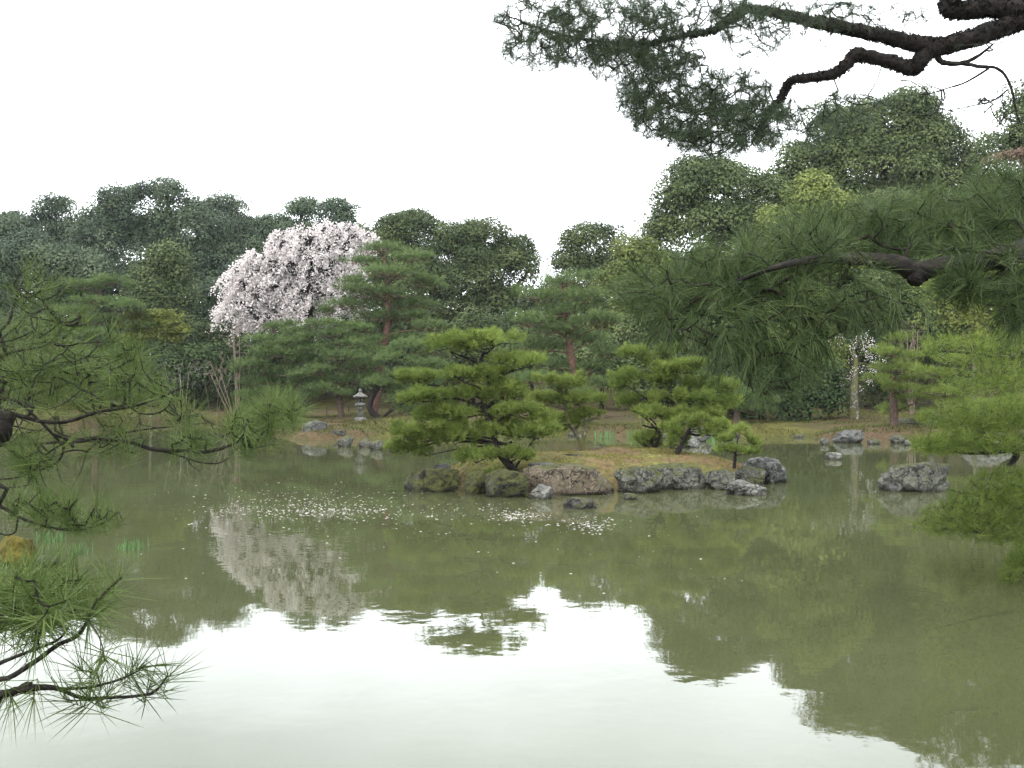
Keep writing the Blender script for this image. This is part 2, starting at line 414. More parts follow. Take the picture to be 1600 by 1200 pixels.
o = mesh_np('pond_water', [(-60, -6, 0), (60, -6, 0), (60, 60, 0), (-60, 60, 0)], [np.array([[0, 1, 2, 3]])], m)
tag(o, 'still olive green pond reflecting trees and white sky', kind='structure')

# island mound
def isle_z(x, y):
    # outline: superellipse-like blob, then a low dome
    u = (x - 1.85) / 3.75; v = (y - 20.65 - .12 * (x - 1.85)) / (1.8 + .2 * np.sin(x * .9))
    r = np.sqrt(u * u + v * v + 1e-9)
    z = .56 - .50 * np.clip(r, 0, 2) ** 6 + .06 * np.sin(x * 1.4 + 1) * np.cos(y * 1.9) + .025 * np.sin(5 * x) * np.sin(4.3 * y)
    return np.maximum(z - .10 * np.clip((x - 3) / 2.5, 0, 1) - .14 * np.clip((-.2 - x) / 1.6, 0, 1), -.6)
xs = np.linspace(-3, 6.6, 130); ys = np.linspace(17, 23.6, 90)
X, Y = np.meshgrid(xs, ys); Z = isle_z(X, Y)
idx = np.arange(X.size).reshape(X.shape)
fq = np.stack((idx[:-1, :-1], idx[:-1, 1:], idx[1:, 1:], idx[1:, :-1]), -1).reshape(-1, 4)
o = mesh_np('island_ground', np.stack((X, Y, Z), -1).reshape(-1, 3), [fq], M['isle'], smooth=True)
tag(o, 'low mossy islet covered in brown needles', kind='structure')

# ------------------------------------------------------------------ rocks
_ico = {}
def ico(sub):
    if sub not in _ico:
        import bmesh
        bm = bmesh.new(); bmesh.ops.create_icosphere(bm, subdivisions=sub, radius=1)
        _ico[sub] = (np.array([v.co[:] for v in bm.verts]), np.array([[v.index for v in f.verts] for f in bm.faces])); bm.free()
    return _ico[sub]
def rock(px, ybot, w, h, mt, label, seed, d=None, z0=0., deep=.8, sub=5, flat=.25, jag=1., group=None, lean=0., name='rock', cat='rock'):
    """px: middle, ybot: waterline or ground line, w, h: pixels"""
    if d is None: d = F * (CAMZ - z0) / (ybot - CY)
    s = d / F; wx, hz = w * s / 2, h * s; wy = wx * deep
    v, f = ico(sub); rng = RNG(seed); v = v.copy()
    for _ in range(15):                                   # knock flat faces off the ball
        n = nrm(rng.standard_normal(3)); c = .58 + .27 * rng.random()
        dd = v @ n - c; v = v - np.where(dd > 0, dd, 0)[:, None] * n * .9
    off = Vector(rng.random(3) * 40)
    disp = np.array([mnoise.fractal(Vector(p) * 1.6 + off, 1., 2.1, 5) for p in v])
    fine = np.array([mnoise.ridged_multi_fractal(Vector(p) * 2.6 + off, .9, 2.1, 5, 1., 2.) for p in v])
    fin2 = np.array([mnoise.ridged_multi_fractal(Vector(p) * 5.5 + off, .9, 2.1, 4, 1., 2.) for p in v])
    v = v * (1 + jag * (.17 * disp + .10 * (fine - 1) + .045 * (fin2 - 1)))[:, None]
    v[:, 2] = np.where(v[:, 2] > 0, v[:, 2] ** (1.0) , v[:, 2])
    top = 1 - flat
    v[:, 2] = np.where(v[:, 2] > top, top + (v[:, 2] - top) * .35, v[:, 2])
    v = v / np.array((np.abs(v[:, 0]).max(), np.abs(v[:, 1]).max(), v[:, 2].max()))
    v[:, 0] += lean * v[:, 2]
    v = v * np.array((wx, wy, hz * .72)) + np.array((0, 0, hz * .28))
    v[:, 2] = np.maximum(v[:, 2], -.5 * hz)
    o = mesh_np(name, v, [f], M[mt], smooth=True)
    o.location = ((px - CX) / F * d, d + wy * .55, z0)
    return tag(o, label, cat, group)

IS = 'boulders edging the islet'
rock(672, 768, 98, 36, 'rock_moss', 'long low mossy boulder at the left tip of the islet', 1, group=IS, lean=.15, deep=.7)
rock(691, 746, 40, 28, 'rock_grey', 'round grey boulder sitting behind the mossy left tip', 2, d=18.9, z0=.12, group=IS, sub=4)
rock(661, 746, 22, 16, 'rock_grey', 'small grey rock left of the round grey boulder', 3, d=18.9, z0=.12, group=IS, sub=4)
rock(744, 772, 54, 36, 'rock_moss', 'dark mossy rock right of the low mossy boulder', 4, group=IS, deep=1)
rock(790, 777, 74, 42, 'rock_moss', 'mossy rock below the roots of the largest islet pine', 5, group=IS, deep=1)
rock(846, 780, 38, 23, 'rock_pale', 'small pale grey rock at the foot of the big brown boulder', 6, group=IS, sub=4)
rock(888, 773, 150, 48, 'rock_brown', 'big brown boulder at the front of the islet', 207, group=IS, deep=.55, flat=.55, jag=.7)
rock(998, 770, 82, 40, 'rock_lichen', 'lichen spotted grey boulder right of the big brown boulder', 8, group=IS, deep=.75, flat=.3)
rock(1058, 765, 104, 40, 'rock_lichen', 'long flat topped lichened block in the middle of the islet front', 9, group=IS, deep=.6, flat=.5, jag=.7)
rock(1128, 765, 52, 32, 'rock_lichen', 'rounded grey boulder between the long block and the pale jagged rock', 10, group=IS, flat=.3)
rock(1172, 757, 60, 28, 'rock_lichen', 'low lichened rock left of the dark right end boulder', 11, group=IS, flat=.4)
rock(1203, 755, 80, 40, 'rock_grey', 'dark jagged boulder at the right end of the islet', 12, group=IS, jag=1.3, deep=.9)
rock(1166, 774, 70, 23, 'rock_pale', 'pale jagged low rock in the water before the right end', 13, group=IS, jag=1.4, flat=.1)
rock(986, 781, 24, 10, 'rock_lichen', 'tiny flat rock awash below the lichen spotted boulder', 14, sub=4, group=IS)
rock(908, 795, 56, 17, 'rock_dark', 'dark low rock alone in the water before the big brown boulder', 15, sub=4, jag=1.2)
rock(852, 738, 60, 15, 'rock_grey', 'flat grey slab between pine roots and the big brown boulder', 16, d=18.9, z0=.30, flat=.5, group=IS, sub=4)
rock(903, 722, 52, 14, 'rock_brown', 'brown hump of stone lying on the islet moss', 17, d=19.6, z0=.44, sub=4)
rock(976, 707, 36, 7, 'rock_dark', 'thin dark flat stone at the back edge of the islet', 18, d=21.6, z0=.50, sub=4, flat=.5)
rock(931, 705, 26, 9, 'rock_brown', 'small brown stone right of the forked trunk foot', 19, d=21.4, z0=.52, sub=4)
rock(1092, 690, 46, 22, 'rock_pale', 'pale grey rock standing in water behind the islet pines', 20, sub=4, jag=1.2)
rock(1078, 699, 36, 14, 'rock_pale', 'low pale rock left of the rock behind the islet pines', 21, sub=4, jag=1.3)
rock(1014, 702, 20, 18, 'rock_grey', 'grey rock in the water behind the right islet pine', 22, sub=4)
SH = 'rocks along the far shore'
rock(1440, 768, 122, 46, 'rock_lichen', 'big long boulder standing alone in the water on the right', 23, deep=.5, flat=.45, lean=.12)
rock(1402, 768, 44, 20, 'rock_grey', 'sloping grey rock at the left foot of the lone right boulder', 24, sub=4)
rock(1306, 718, 30, 11, 'rock_pale', 'flat oval pale stone just above the water near the right shore', 25, sub=4, jag=.5, flat=.4)
rock(1291, 695, 18, 11, 'rock_lichen', 'small round pale rock in the water before the cherry trunk', 26, sub=4)
rock(1331, 692, 46, 20, 'rock_grey', 'pointed grey rock at the foot of the right bank', 27, sub=4, jag=1.4, flat=0, lean=.2, group=SH)
rock(1366, 694, 24, 9, 'rock_lichen', 'low grey stone between the pointed rock and the banded rock', 28, sub=4, group=SH)
rock(1405, 693, 30, 14, 'rock_lichen', 'pale rock with dark bands at the right bank edge', 29, sub=4, jag=1.4, group=SH)
rock(1419, 696, 12, 8, 'rock_pale', 'tiny white stone right of the banded rock', 30, sub=4)
rock(1424, 669, 54, 15, 'rock_lichen', 'broad rock under the layered pine on the right bank', 31, d=38, z0=.34, sub=4)
rock(1456, 674, 13, 33, 'rock_pale', 'slim pale upright stone on the right bank', 32, d=37, z0=.25, sub=4, flat=.1)
rock(1216, 680, 36, 9, 'rock_lichen', 'rounded greyish rock at the edge of the right bank', 33, sub=4, group=SH)
rock(1068, 652, 18, 14, 'rock_pale', 'pale boulder on the far bank seen above the right islet pine', 34, d=40, z0=.5, sub=4)
rock(1540, 756, 44, 8, 'rock_grey', 'flat stone awash right of the lone right boulder', 35, sub=4)
rock(1545, 700, 80, 30, 'rock_grey', 'grey rock behind the bright pine at the right shore', 36, sub=4)
rock(492, 685, 44, 28, 'rock_grey', 'square dark grey rock at the left shore point', 37, sub=4, group=SH, flat=.35)
rock(528, 686, 32, 14, 'rock_dark', 'low dark rock right of the square rock at the left shore', 38, sub=4, group=SH)
rock(538, 698, 28, 18, 'rock_lichen', 'pale pointed rock in the water off the left shore point', 39, sub=4, flat=.05)
rock(570, 699, 22, 14, 'rock_lichen', 'grey split rock left of the islet pine over water', 40, sub=4, jag=1.3)
rock(588, 703, 24, 15, 'rock_lichen', 'grey craggy rock half hidden by the lowest islet pine branch', 41, sub=4, jag=1.4)
rock(15, 884, 64, 46, 'moss_mound', 'golden moss covered rock by the left shore reeds', 42, jag=.5, deep=1)
rock(63, 886, 46, 16, 'rock_dark', 'dark wet stone right of the golden moss mound', 43, sub=4)
rng = RNG(77)
k = 0
for px, yb, w, h in ((640, 684, 14, 6), (720, 681, 18, 6), (830, 681, 20, 7), (895, 682, 16, 6), (1035, 685, 22, 8), (1150, 683, 20, 7), (1250, 684, 16, 6), (1480, 694, 22, 9)):
    k += 1
    rock(px, yb, w, h, ('rock_dark', 'rock_lichen')[k % 2], ('low dark shore stone left of the islet pine boughs', 'low grey shore stone behind the lowest left islet boughs', 'low dark shore stone behind the largest islet pine', 'low grey shore stone left of the far bank iris clumps', 'low dark shore stone behind the broad tiered pine', 'low grey shore stone behind the sapling pine', 'low dark shore stone right of the rounded rock', 'low grey shore stone at the foot of the bright right pine')[k - 1], 100 + k, sub=3, group='small stones along the far waterline')

# ------------------------------------------------------------------ trees
def crown_wood(g, base, top, targets, r0, rng, sides=7, wig=.1, droop=.08):
    trunk = spline([base, base * .6 + top * .4 + rng.standard_normal(3) * .02 * np.linalg.norm(top - base), top], 12)
    tube(g, trunk, [r0 * 1.35, r0, r0 * .5], sides, rough=.04, rng=rng)
    lines, cnt = colonize(trunk[3:], targets, rng, droop, wig, 4)
    for ln, c in zip(lines, cnt):
        r = min(r0 * .6, r0 * .11 * c ** .5)
        tube(g, ln, [r, r * .55], 3 if r < .06 else 5)

def broadleaf(label, d, ells, base_px, mt, seed, r_puff=1.15, leaf=.17, dens=.85, name='broadleaf_tree', group='trees of the wood behind the pond', trunk_r=.28, bark='bark_black', fill=1.0, cat='tree', deep=.9, grow=1.15, skirt=True):
    rng = RNG(seed); s = d / F
    bx = (base_px - CX) * s; base = np.array((bx, d, gz(bx, d) - .1))
    root = thing(name, base, label, cat, group)
    pc, pr = [], []
    if name == 'broadleaf_tree' and skirt:                 # low boughs under the crown
        xa = min(e[0] - e[2] for e in ells); xb = max(e[0] + e[2] for e in ells); yb = max(e[1] + e[3] for e in ells)
        ells = list(ells) + [((xa + xb) / 2, yb + 2, (xb - xa) * .52, 44), ((xa + xb) / 2 + 15, yb + 66, (xb - xa) * .46, 50)]
    for e in ells:
        cx, cy, rx, ry = e[:4]; dz = e[4] if len(e) > 4 else 0
        c = P(cx, cy, d + dz); rx *= grow; ry *= grow; R = np.array((rx * s, (rx + ry) * .5 * s * deep, ry * s))
        rp = min(r_puff, .55 * min(R))
        n = max(5, int(fill * 3.5 * (R[0] * R[2] + R[0] * R[1] + R[1] * R[2]) / (rp * rp)))
        u = sphere_pts(n, rng); u[:, 2] = np.where(u[:, 2] < -.35, -u[:, 2], u[:, 2])
        u = u[u[:, 1] < .5]; n = len(u)                     # the far back of a crown that stands in a wood stays empty
        rad = .5 + .5 * rng.random(n) ** .4
        so = rng.random(3) * 50
        lump = np.array([mnoise.noise(Vector(q * 1.9 + so)) for q in u])
        rad = rad * (1 + .42 * lump) + np.where(rng.random(n) < .1, .22 * rng.random(n), 0)
        pc.append(c + u * rad[:, None] * np.maximum(R - rp * .6, .2)); pr.append(rp * (.4 + .8 * rng.random(n) ** 1.3))
    low = np.repeat(np.array([name == 'broadleaf_tree' and skirt and k >= len(ells) - 2 for k in range(len(ells))]), [len(q) for q in pc])
    pc = np.concatenate(pc); pr = np.concatenate(pr)
    top = pc[np.argsort(pc[:, 2])[int(len(pc) * .72)]] * .35 + np.array((bx, d, pc[:, 2].mean())) * .65
    g = Geo(); crown_wood(g, base, top, pc, trunk_r, rng)
    g.build('trunk', M[bark], root, True)
    g = Geo()
    lf = np.where(low, leaf * 1.65, leaf)
    ln = (15 * dens * (pr / lf) ** 2).astype(int) + 12
    rep = np.repeat(np.arange(len(pc)), ln); Mn = len(rep)
    u = sphere_pts(Mn, rng); u[:, 2] = np.where((u[:, 2] < -.25) & (rng.random(Mn) < .6), -u[:, 2], u[:, 2])
    ok = (u[:, 1] < .35) | (rng.random(Mn) < .3); u = u[ok]; rep = rep[ok]; Mn = len(rep)
    rad = (.62 + .42 * rng.random(Mn) ** .6) * pr[rep]
    c = pc[rep] + u * rad[:, None] * np.array((1.08, 1.08, .92)) + rng.standard_normal((Mn, 3)) * .05
    n = u * .9 + np.array((0, 0, .45)) + .42 * rng.standard_normal((Mn, 3))
    pt = rng.random(len(pc))
    leaf_tris(g, c, n, lf[rep], rng, np.clip(pt[rep] * .8 + .2 * rng.random(Mn), 0, 1))
    g.build('crown', M[mt], root)
    return root

def pad_tufts(c, R, rng, n, sub=6):
    """shoot ends in a flat cushion of foliage"""
    sc = sphere_pts(sub, rng) * rng.random((sub, 1)) ** .5 * np.array((.72, .72, .35)) * R
    k = rng.integers(0, sub, n); rr = np.array((.34, .34, .62)) * R
    u = sphere_pts(n, rng); u[:, 2] = np.where((u[:, 2] < -.15) & (rng.random(n) < .75), -u[:, 2], u[:, 2])
    rad = rng.random(n) ** .45
    p = c + sc[k] + u * rad[:, None] * rr
    dr = u * np.array((.75, .75, .5)) + np.array((0, 0, .75)) + .35 * rng.standard_normal((n, 3))
    return p, dr, k, c + sc

def pine(label, d, trunk_px, pads, seed, mt='pine_far', bark='bark', L=.17, w=.019, kn=6, dens=.9, tw=.13, name='pine_tree', group=None, base_z=None, deep=.85, spread_d=.6, tuft_area=.012, cat='tree', extra=(), shoot=None, droop=.05, fat=(1.1, 1.45)):
    rng = RNG(seed); s = d / F
    tp = [P(*p, d) if len(p) == 2 else P(p[0], p[1], d + p[2]) for p in trunk_px]
    base = tp[0].copy()
    base[2] = (gz(base[0], base[1]) if base_z is None else base_z) - .08
    tp[0] = base
    root = thing(name, base, label, cat, group)
    tr = spline(np.array(tp), 6 * len(tp))
    g = Geo(); tube(g, tr, [tw * 1.25, tw, tw * .8, tw * .4], 9, rough=.07, rng=rng)
    for e in extra:
        tube(g, spline(np.array([P(q[0], q[1], d) for q in e[0]]), 14), [e[1], e[1] * .5], 7, rough=.07, rng=rng)
    g.build('trunk', M[bark], root, True)
    half = max(p[2] for p in pads) * s
    pads = [tuple(p) for p in pads]
    extra_pads = []
    for p in pads:
        sg = rng.choice((-1, 1)); extra_pads.append((p[0] + sg * p[2] * (.55 + .4 * rng.random()), p[1] + p[3] * rng.uniform(-.6, 1.1), p[2] * rng.uniform(.35, .6), p[3] * rng.uniform(.6, .95)))
    pads += extra_pads
    n_main = len(pads) - len(extra_pads); cen = []
    for i, p in enumerate(pads):
        cx, cy, rx, ry = p[:4]
        R = np.array((rx * s * fat[0], rx * s * fat[0] * deep, ry * s * fat[1]))
        dd = d + (p[4] if len(p) > 4 else spread_d * half * rng.uniform(-1, .55))
        if i >= n_main: dd = cen[i - n_main][1] + rng.normal() * R[1] * .5
        c = P(cx, cy, dd)
        n = max(14, int(dens * 3.1 * (R[0] * R[1] + R[0] * R[2] * 1.2) / tuft_area))
        pos, dr, k, sc = pad_tufts(c, R, rng, n, max(6, int(6 + R[0] * R[1] * 22)))
        # bough from the trunk to the cushion
        low = c - np.array((0, 0, R[2] * .55))
        cen.append(low)
        a = cen[i - n_main] if i >= n_main else tr[np.argmin(np.linalg.norm(tr - (low - np.array((0, 0, .25 * np.linalg.norm((low - tr[len(tr) // 2])[:2])))), axis=1))]
        br = spline(np.array([a, a * .5 + low * .5 + np.array((0, 0, .06 * np.linalg.norm(low - a))) + .05 * rng.standard_normal(3), low]), 9)
        g = Geo(); r = min(tw * .4, .012 + .022 * R[0]) * (1 if i < n_main else .6)
        tube(g, br, [r, r * .75, r * .4], 5, rough=.06, rng=rng)
        lines, cnt = colonize(br[4:], sc - np.array((0, 0, R[2] * .3)), rng, .0, .1, 3)
        for ln, cn in zip(lines, cnt): tube(g, ln, [r * .45, r * .25], 3)
        bo = g.build('branch', M[bark], root, True)
        g = Geo()
        needle_geo(g, pos, dr, kn, L, w, rng, (.2, 1.15), L * .5 if shoot is None else shoot, droop, tint=np.clip(rng.random(sc.shape[0])[k] * .65 + .35 * rng.random(n), 0, 1))
        g.build('needles', M[mt], bo)
    return root

# --- the wood behind the pond
T = broadleaf
T('pale see-through evergreen at the left edge of the skyline', 74, [(-20, 372, 50, 42), (-60, 440, 70, 60)], -20, 'wood_far', 201)
T('airy round topped tree left of the tallest left crown', 76, [(85, 336, 36, 30), (62, 368, 50, 36), (112, 378, 50, 36)], 85, 'wood_far', 202, fill=.8)
T('tallest dark evergreen of the left half of the wood', 70, [(232, 330, 74, 46), (165, 372, 56, 42), (290, 372, 62, 48), (225, 400, 86, 56), (330, 420, 48, 40)], 235, 'wood_far', 203, trunk_r=.45)
T('round crowned evergreen right of the tallest left tree', 76, [(345, 345, 40, 36), (385, 372, 44, 34), (355, 390, 50, 36)], 350, 'wood_far', 204)
T('low broad evergreen behind the left end of the wood', 66, [(40, 420, 80, 44), (-30, 470, 80, 60), (120, 440, 66, 50)], 40, 'wood_far', 205, fill=.8)
T('dark conical evergreen below the tallest left tree', 60, [(262, 430, 46, 40), (250, 480, 60, 44), (290, 520, 62, 50)], 262, 'wood_mid', 206, leaf=.16)
T('evergreen behind the blossoming cherry', 72, [(500, 338, 54, 30), (440, 368, 46, 30), (535, 372, 40, 36), (470, 400, 70, 50)], 490, 'wood_far', 207)
T('dark evergreen filling the gap left of the cherry', 64, [(340, 480, 46, 44), (390, 440, 40, 36), (350, 545, 60, 44)], 350, 'wood_far', 208, fill=.75)
T('broad rounded evergreen right of the cherry', 66, [(650, 372, 62, 38), (610, 400, 46, 36), (700, 420, 70, 56), (640, 470, 80, 60)], 660, 'wood_mid', 209, trunk_r=.4)
T('rounded evergreen beside the V shaped gap of sky', 64, [(752, 382, 46, 34), (800, 410, 40, 40), (760, 440, 72, 52), (770, 500, 68, 54)], 765, 'wood_mid', 210, trunk_r=.4)
T('slender evergreen right of the V shaped gap of sky', 66, [(930, 388, 54, 34), (895, 430, 44, 36), (960, 440, 60, 50), (880, 480, 56, 44)], 925, 'wood_mid', 211, fill=.8)
T('tall dark evergreen under the overhanging needles', 60, [(1090, 278, 48, 34), (1135, 305, 64, 52), (1068, 325, 50, 50), (1110, 360, 84, 50), (1040, 375, 34, 34), (1160, 380, 60, 56)], 1100, 'wood_mid', 212, trunk_r=.42)
T('tallest evergreen of the wood on the right', 62, [(1390, 200, 78, 50), (1320, 220, 70, 48), (1450, 235, 62, 52), (1360, 275, 100, 56), (1262, 265, 50, 44), (1470, 295, 56, 50), (1250, 330, 60, 56), (1330, 340, 90, 56), (1410, 350, 90, 56), (1350, 236, 66, 34), (1405, 250, 70, 34), (1212, 305, 44, 44)], 1370, 'wood_mid', 213, trunk_r=.5)
T('yellowish green tree before the tallest right evergreen', 52, [(1262, 318, 44, 42), (1230, 360, 40, 40), (1310, 345, 44, 40), (1270, 395, 66, 44)], 1265, 'wood_light', 214, leaf=.16)
T('olive tree below the crown of the tallest right evergreen', 54, [(1400, 350, 70, 44), (1480, 350, 60, 40), (1430, 410, 90, 50)], 1420, 'wood_mid', 215, leaf=.16)
T('dark evergreen at the right edge of the skyline', 60, [(1600, 190, 46, 50), (1590, 250, 60, 44), (1650, 240, 70, 80)], 1610, 'wood_mid', 216)
T('russet leaved tree at the right edge below the skyline', 50, [(1588, 250, 40, 13), (1640, 262, 50, 22)], 1640, 'russet', 217, leaf=.13, fill=.5, skirt=False, r_puff=.5)
T('green tree below the russet leaves at the right edge', 48, [(1570, 340, 70, 50), (1640, 400, 80, 70), (1540, 420, 70, 60)], 1570, 'wood_mid', 218, leaf=.15)
T('pale tree between the slender evergreen and the tall dark one', 56, [(1000, 410, 40, 36), (985, 460, 60, 44), (1050, 450, 60, 40)], 1000, 'wood_light', 219, leaf=.16)
# deeper rows that close the wood
DR = 'evergreens deeper in the wood'
for i, (px, cy, rx, ry, d, near) in enumerate((
    (-70, 430, 80, 60, 84, 'beyond the left edge twigs'), (10, 400, 60, 50, 86, 'behind the airy round topped tree'), (110, 440, 80, 50, 82, 'behind the layered left pine'), (200, 450, 80, 60, 80, 'behind the dark conical evergreen'),
    (300, 455, 80, 50, 82, 'behind the bare brown tree'), (400, 450, 70, 70, 84, 'behind the left side of the blossoming cherry'), (480, 450, 80, 60, 80, 'behind the middle of the blossoming cherry'), (570, 440, 70, 60, 80, 'behind the right side of the blossoming cherry'),
    (640, 470, 80, 70, 78, 'behind the tall layered pine'), (720, 470, 70, 70, 78, 'left of the V shaped gap of sky, low'), (800, 490, 70, 50, 80, 'just under the V shaped gap of sky'), (880, 490, 60, 50, 78, 'behind the fluffy red trunked pine'),
    (960, 470, 70, 60, 76, 'behind the pale tree on the right'), (1040, 440, 70, 70, 76, 'below the tall dark evergreen'), (1140, 400, 80, 80, 74, 'behind the tip of the drooping branch'), (1240, 370, 80, 90, 74, 'behind the yellowish green tree'),
    (1340, 350, 90, 90, 72, 'below the tallest right evergreen'), (1440, 340, 90, 90, 72, 'behind the olive tree'), (1525, 340, 60, 80, 72, 'left of the russet leaved tree'), (1355, 285, 90, 50, 71, 'inside the skyline below the tallest right evergreen'), (1530, 270, 50, 50, 70, 'at the skyline left of the russet leaves'), (1620, 420, 80, 90, 70, 'behind the right edge of the view'))):
    broadleaf('dark evergreen ' + near, d, [(px, cy, rx, ry), (px + 20, cy + 60, rx, ry)], px, ('wood_far', 'wood_mid')[px > 600], 240 + i, leaf=.26, r_puff=1.4, dens=.5, fill=.75, group=DR, grow=1.0)
# understorey
U = 'understorey bushes at the edge of the wood'
i = 0
for px, cy, rx, ry, d, mt, lab in (
    (-40, 560, 90, 60, 58, 'wood_mid', 'bush at the left edge of the wood behind the near twigs'),
    (90, 560, 90, 56, 57, 'wood_mid', 'bush under the layered pine on the left'),
    (200, 575, 80, 46, 58, 'wood_dark', 'dark bush behind the pale bare shrub'),
    (310, 580, 70, 40, 57, 'wood_dark', 'dark bush right of the pale bare shrub'),
    (420, 575, 80, 46, 58, 'wood_dark', 'dark bush under the blossoming cherry'),
    (520, 575, 80, 50, 60, 'wood_dark', 'dark bush behind the stone lantern pines'),
    (640, 580, 80, 50, 56, 'wood_mid', 'bush behind the tall layered pine'),
    (740, 560, 80, 60, 56, 'wood_mid', 'bush below the V shaped gap of sky'),
    (830, 570, 70, 60, 54, 'wood_mid', 'bush left of the red barked pine'),
    (940, 580, 80, 56, 50, 'wood_mid', 'bush right of the red barked pine'),
    (1040, 560, 80, 70, 50, 'wood_mid', 'tall bush behind the right islet pine'),
    (1140, 560, 70, 60, 46, 'wood_mid', 'tall bush behind the drooping needle branch'),
    (1110, 622, 60, 34, 43, 'wood_dark', 'dark clipped bush at the back of the right bank'),
    (1190, 618, 56, 40, 42, 'wood_dark', 'second dark clipped bush from the left along the right bank'),
    (1262, 612, 56, 48, 42, 'wood_dark', 'tall dark clipped bush left of the cherry trunk'),
    (1250, 545, 60, 50, 43, 'wood_light', 'leafy light green bush over the dark clipped bushes'),
    (1330, 560, 66, 60, 50, 'wood_dark', 'black green bush far behind the small cherry'),
    (1400, 590, 60, 60, 48, 'wood_dark', 'black green bush right of the small cherry'),
    (1480, 560, 80, 70, 47, 'wood_dark', 'dark bush behind the layered right pines'),
    (1580, 560, 90, 80, 46, 'wood_mid', 'bush at the right edge behind the bright pines'),
    (1400, 480, 90, 60, 50, 'wood_mid', 'tall bush under the big dark limb'),
    (1300, 470, 80, 60, 52, 'wood_mid', 'tall bush behind the drooping branch over the cherry'),
    (1500, 470, 80, 60, 44, 'wood_light', 'light green bush below the big dark limb'),
    (1180, 480, 90, 60, 54, 'wood_mid', 'bush behind the middle of the drooping branch'),
    (1080, 490, 80, 60, 54, 'wood_mid', 'bush behind the tip of the drooping branch')):
    i += 1
    broadleaf(lab, d, [(px, cy, rx, ry), (px + 12, cy + 24, rx * .9, ry)], px, mt, 300 + i, r_puff=.9, leaf=.15, dens=.45, name='bush', group=U, trunk_r=.1, cat='bush', deep=.7)

# --- blossoming cherry
def cherry(label, d, ells, base_px, seed, leaf, n_spray, trunk_r, bark, dens=1., trunk_top=None, mt='blossom', weep=1.):
    rng = RNG(seed); s = d / F; bx = (base_px - CX) * s; base = np.array((bx, d, gz(bx, d) - .1))
    root = thing('cherry_tree', base, label, 'tree')
    tg = []
    area = np.array([e[2] * e[3] for e in ells]); area = area / area.sum()
    for e, a in zip(ells, area):
        n = int(n_spray * a) + 3
        u = sphere_pts(n, rng); u = u * (.3 + .7 * rng.random((n, 1)) ** .5) * (1 + .45 * np.array([[mnoise.noise(Vector(q * 2.2) + Vector((seed, e[0], e[1])))] for q in u]))
        tg.append(P(e[0], e[1], d) + u * np.array((e[2] * s, (e[2] + e[3]) * .4 * s, e[3] * s)))
    tg = np.concatenate(tg)
    top = np.array((bx + .1, d, tg[:, 2].mean() + .1 * np.ptp(tg[:, 2]))) if trunk_top is None else P(*trunk_top, d)
    g = Geo(); crown_wood(g, base, top, tg, trunk_r, rng, wig=.12, droop=.15)
    g.build('trunk', M[bark], root, True)
    g = Geo()
    for p in tg:                                           # each spray arches out and hangs
        out = p - top; out[2] = 0; out = out / (np.linalg.norm(out) + 1e-6)
        Ls = weep * (.5 + .8 * rng.random()); n = int(64 * dens * Ls + 10)
        u = rng.random(n)
        c = p + out * (Ls * .7 * u)[:, None] + np.array((0, 0, 1.)) * (-.75 * Ls * u ** 1.6)[:, None] + rng.standard_normal((n, 3)) * np.array((.085, .085, .09)) * min(1, weep + .4)
        leaf_quads(g, c, rng.standard_normal((n, 3)) + np.array((0, 0, .4)), leaf, rng, np.clip(rng.random() * .4 + .6 * rng.random(n), 0, 1), .8)
    g.build('blossom', M[mt], root)
    return root
cherry('big weeping cherry covered in pale pink blossom', 54, [(515, 360, 48, 20), (460, 380, 46, 24), (415, 410, 40, 24), (374, 438, 24, 26), (388, 470, 34, 24), (440, 436, 48, 30), (500, 405, 60, 34), (470, 466, 50, 24), (564, 372, 26, 16), (530, 440, 40, 34), (425, 490, 30, 12), (552, 486, 20, 7), (360, 480, 14, 20), (470, 494, 50, 12), (398, 500, 24, 12)], 470, 401, .105, 900, .3, 'bark_black', .66, trunk_top=(485, 430))
cherry('small cherry with sparse blossom and pale spotted trunk on the right bank', 41, [(1345, 540, 28, 26), (1320, 525, 46, 14), (1340, 585, 16, 26), (1365, 560, 18, 20)], 1335, 402, .045, 26, .16, 'bark_moss', .4, trunk_top=(1338, 560), weep=.45)

# --- pines of the far bank
FB = 'pines on the far bank'
pine('tall layered pine right of the blossoming cherry', 50, [(582, 648), (592, 600), (604, 520), (606, 450), (600, 400)], [
    (600, 388, 46, 11), (640, 402, 44, 11), (565, 408, 40, 10), (612, 425, 60, 13), (660, 440, 40, 11), (556, 440, 40, 11), (595, 458, 62, 13), (650, 475, 48, 12), (545, 475, 48, 11),
    (600, 495, 66, 13), (668, 508, 34, 10), (560, 512, 54, 12), (620, 530, 60, 12), (665, 545, 40, 11), (580, 550, 56, 12)], 501, L=.22, w=.022, group=FB, bark='bark_red', tw=.2, tuft_area=.02)
pine('dark layered pine below the blossoming cherry', 46, [(405, 642), (412, 600), (422, 550), (428, 515)], [
    (470, 520, 34, 10), (432, 512, 34, 10), (410, 530, 36, 10), (455, 535, 40, 11), (425, 552, 52, 12), (470, 562, 36, 10), (395, 568, 40, 10), (440, 580, 56, 12), (398, 596, 38, 10), (470, 596, 40, 10), (430, 612, 44, 9), (385, 615, 30, 8)], 502, L=.2, w=.024, group=FB, tuft_area=.018)
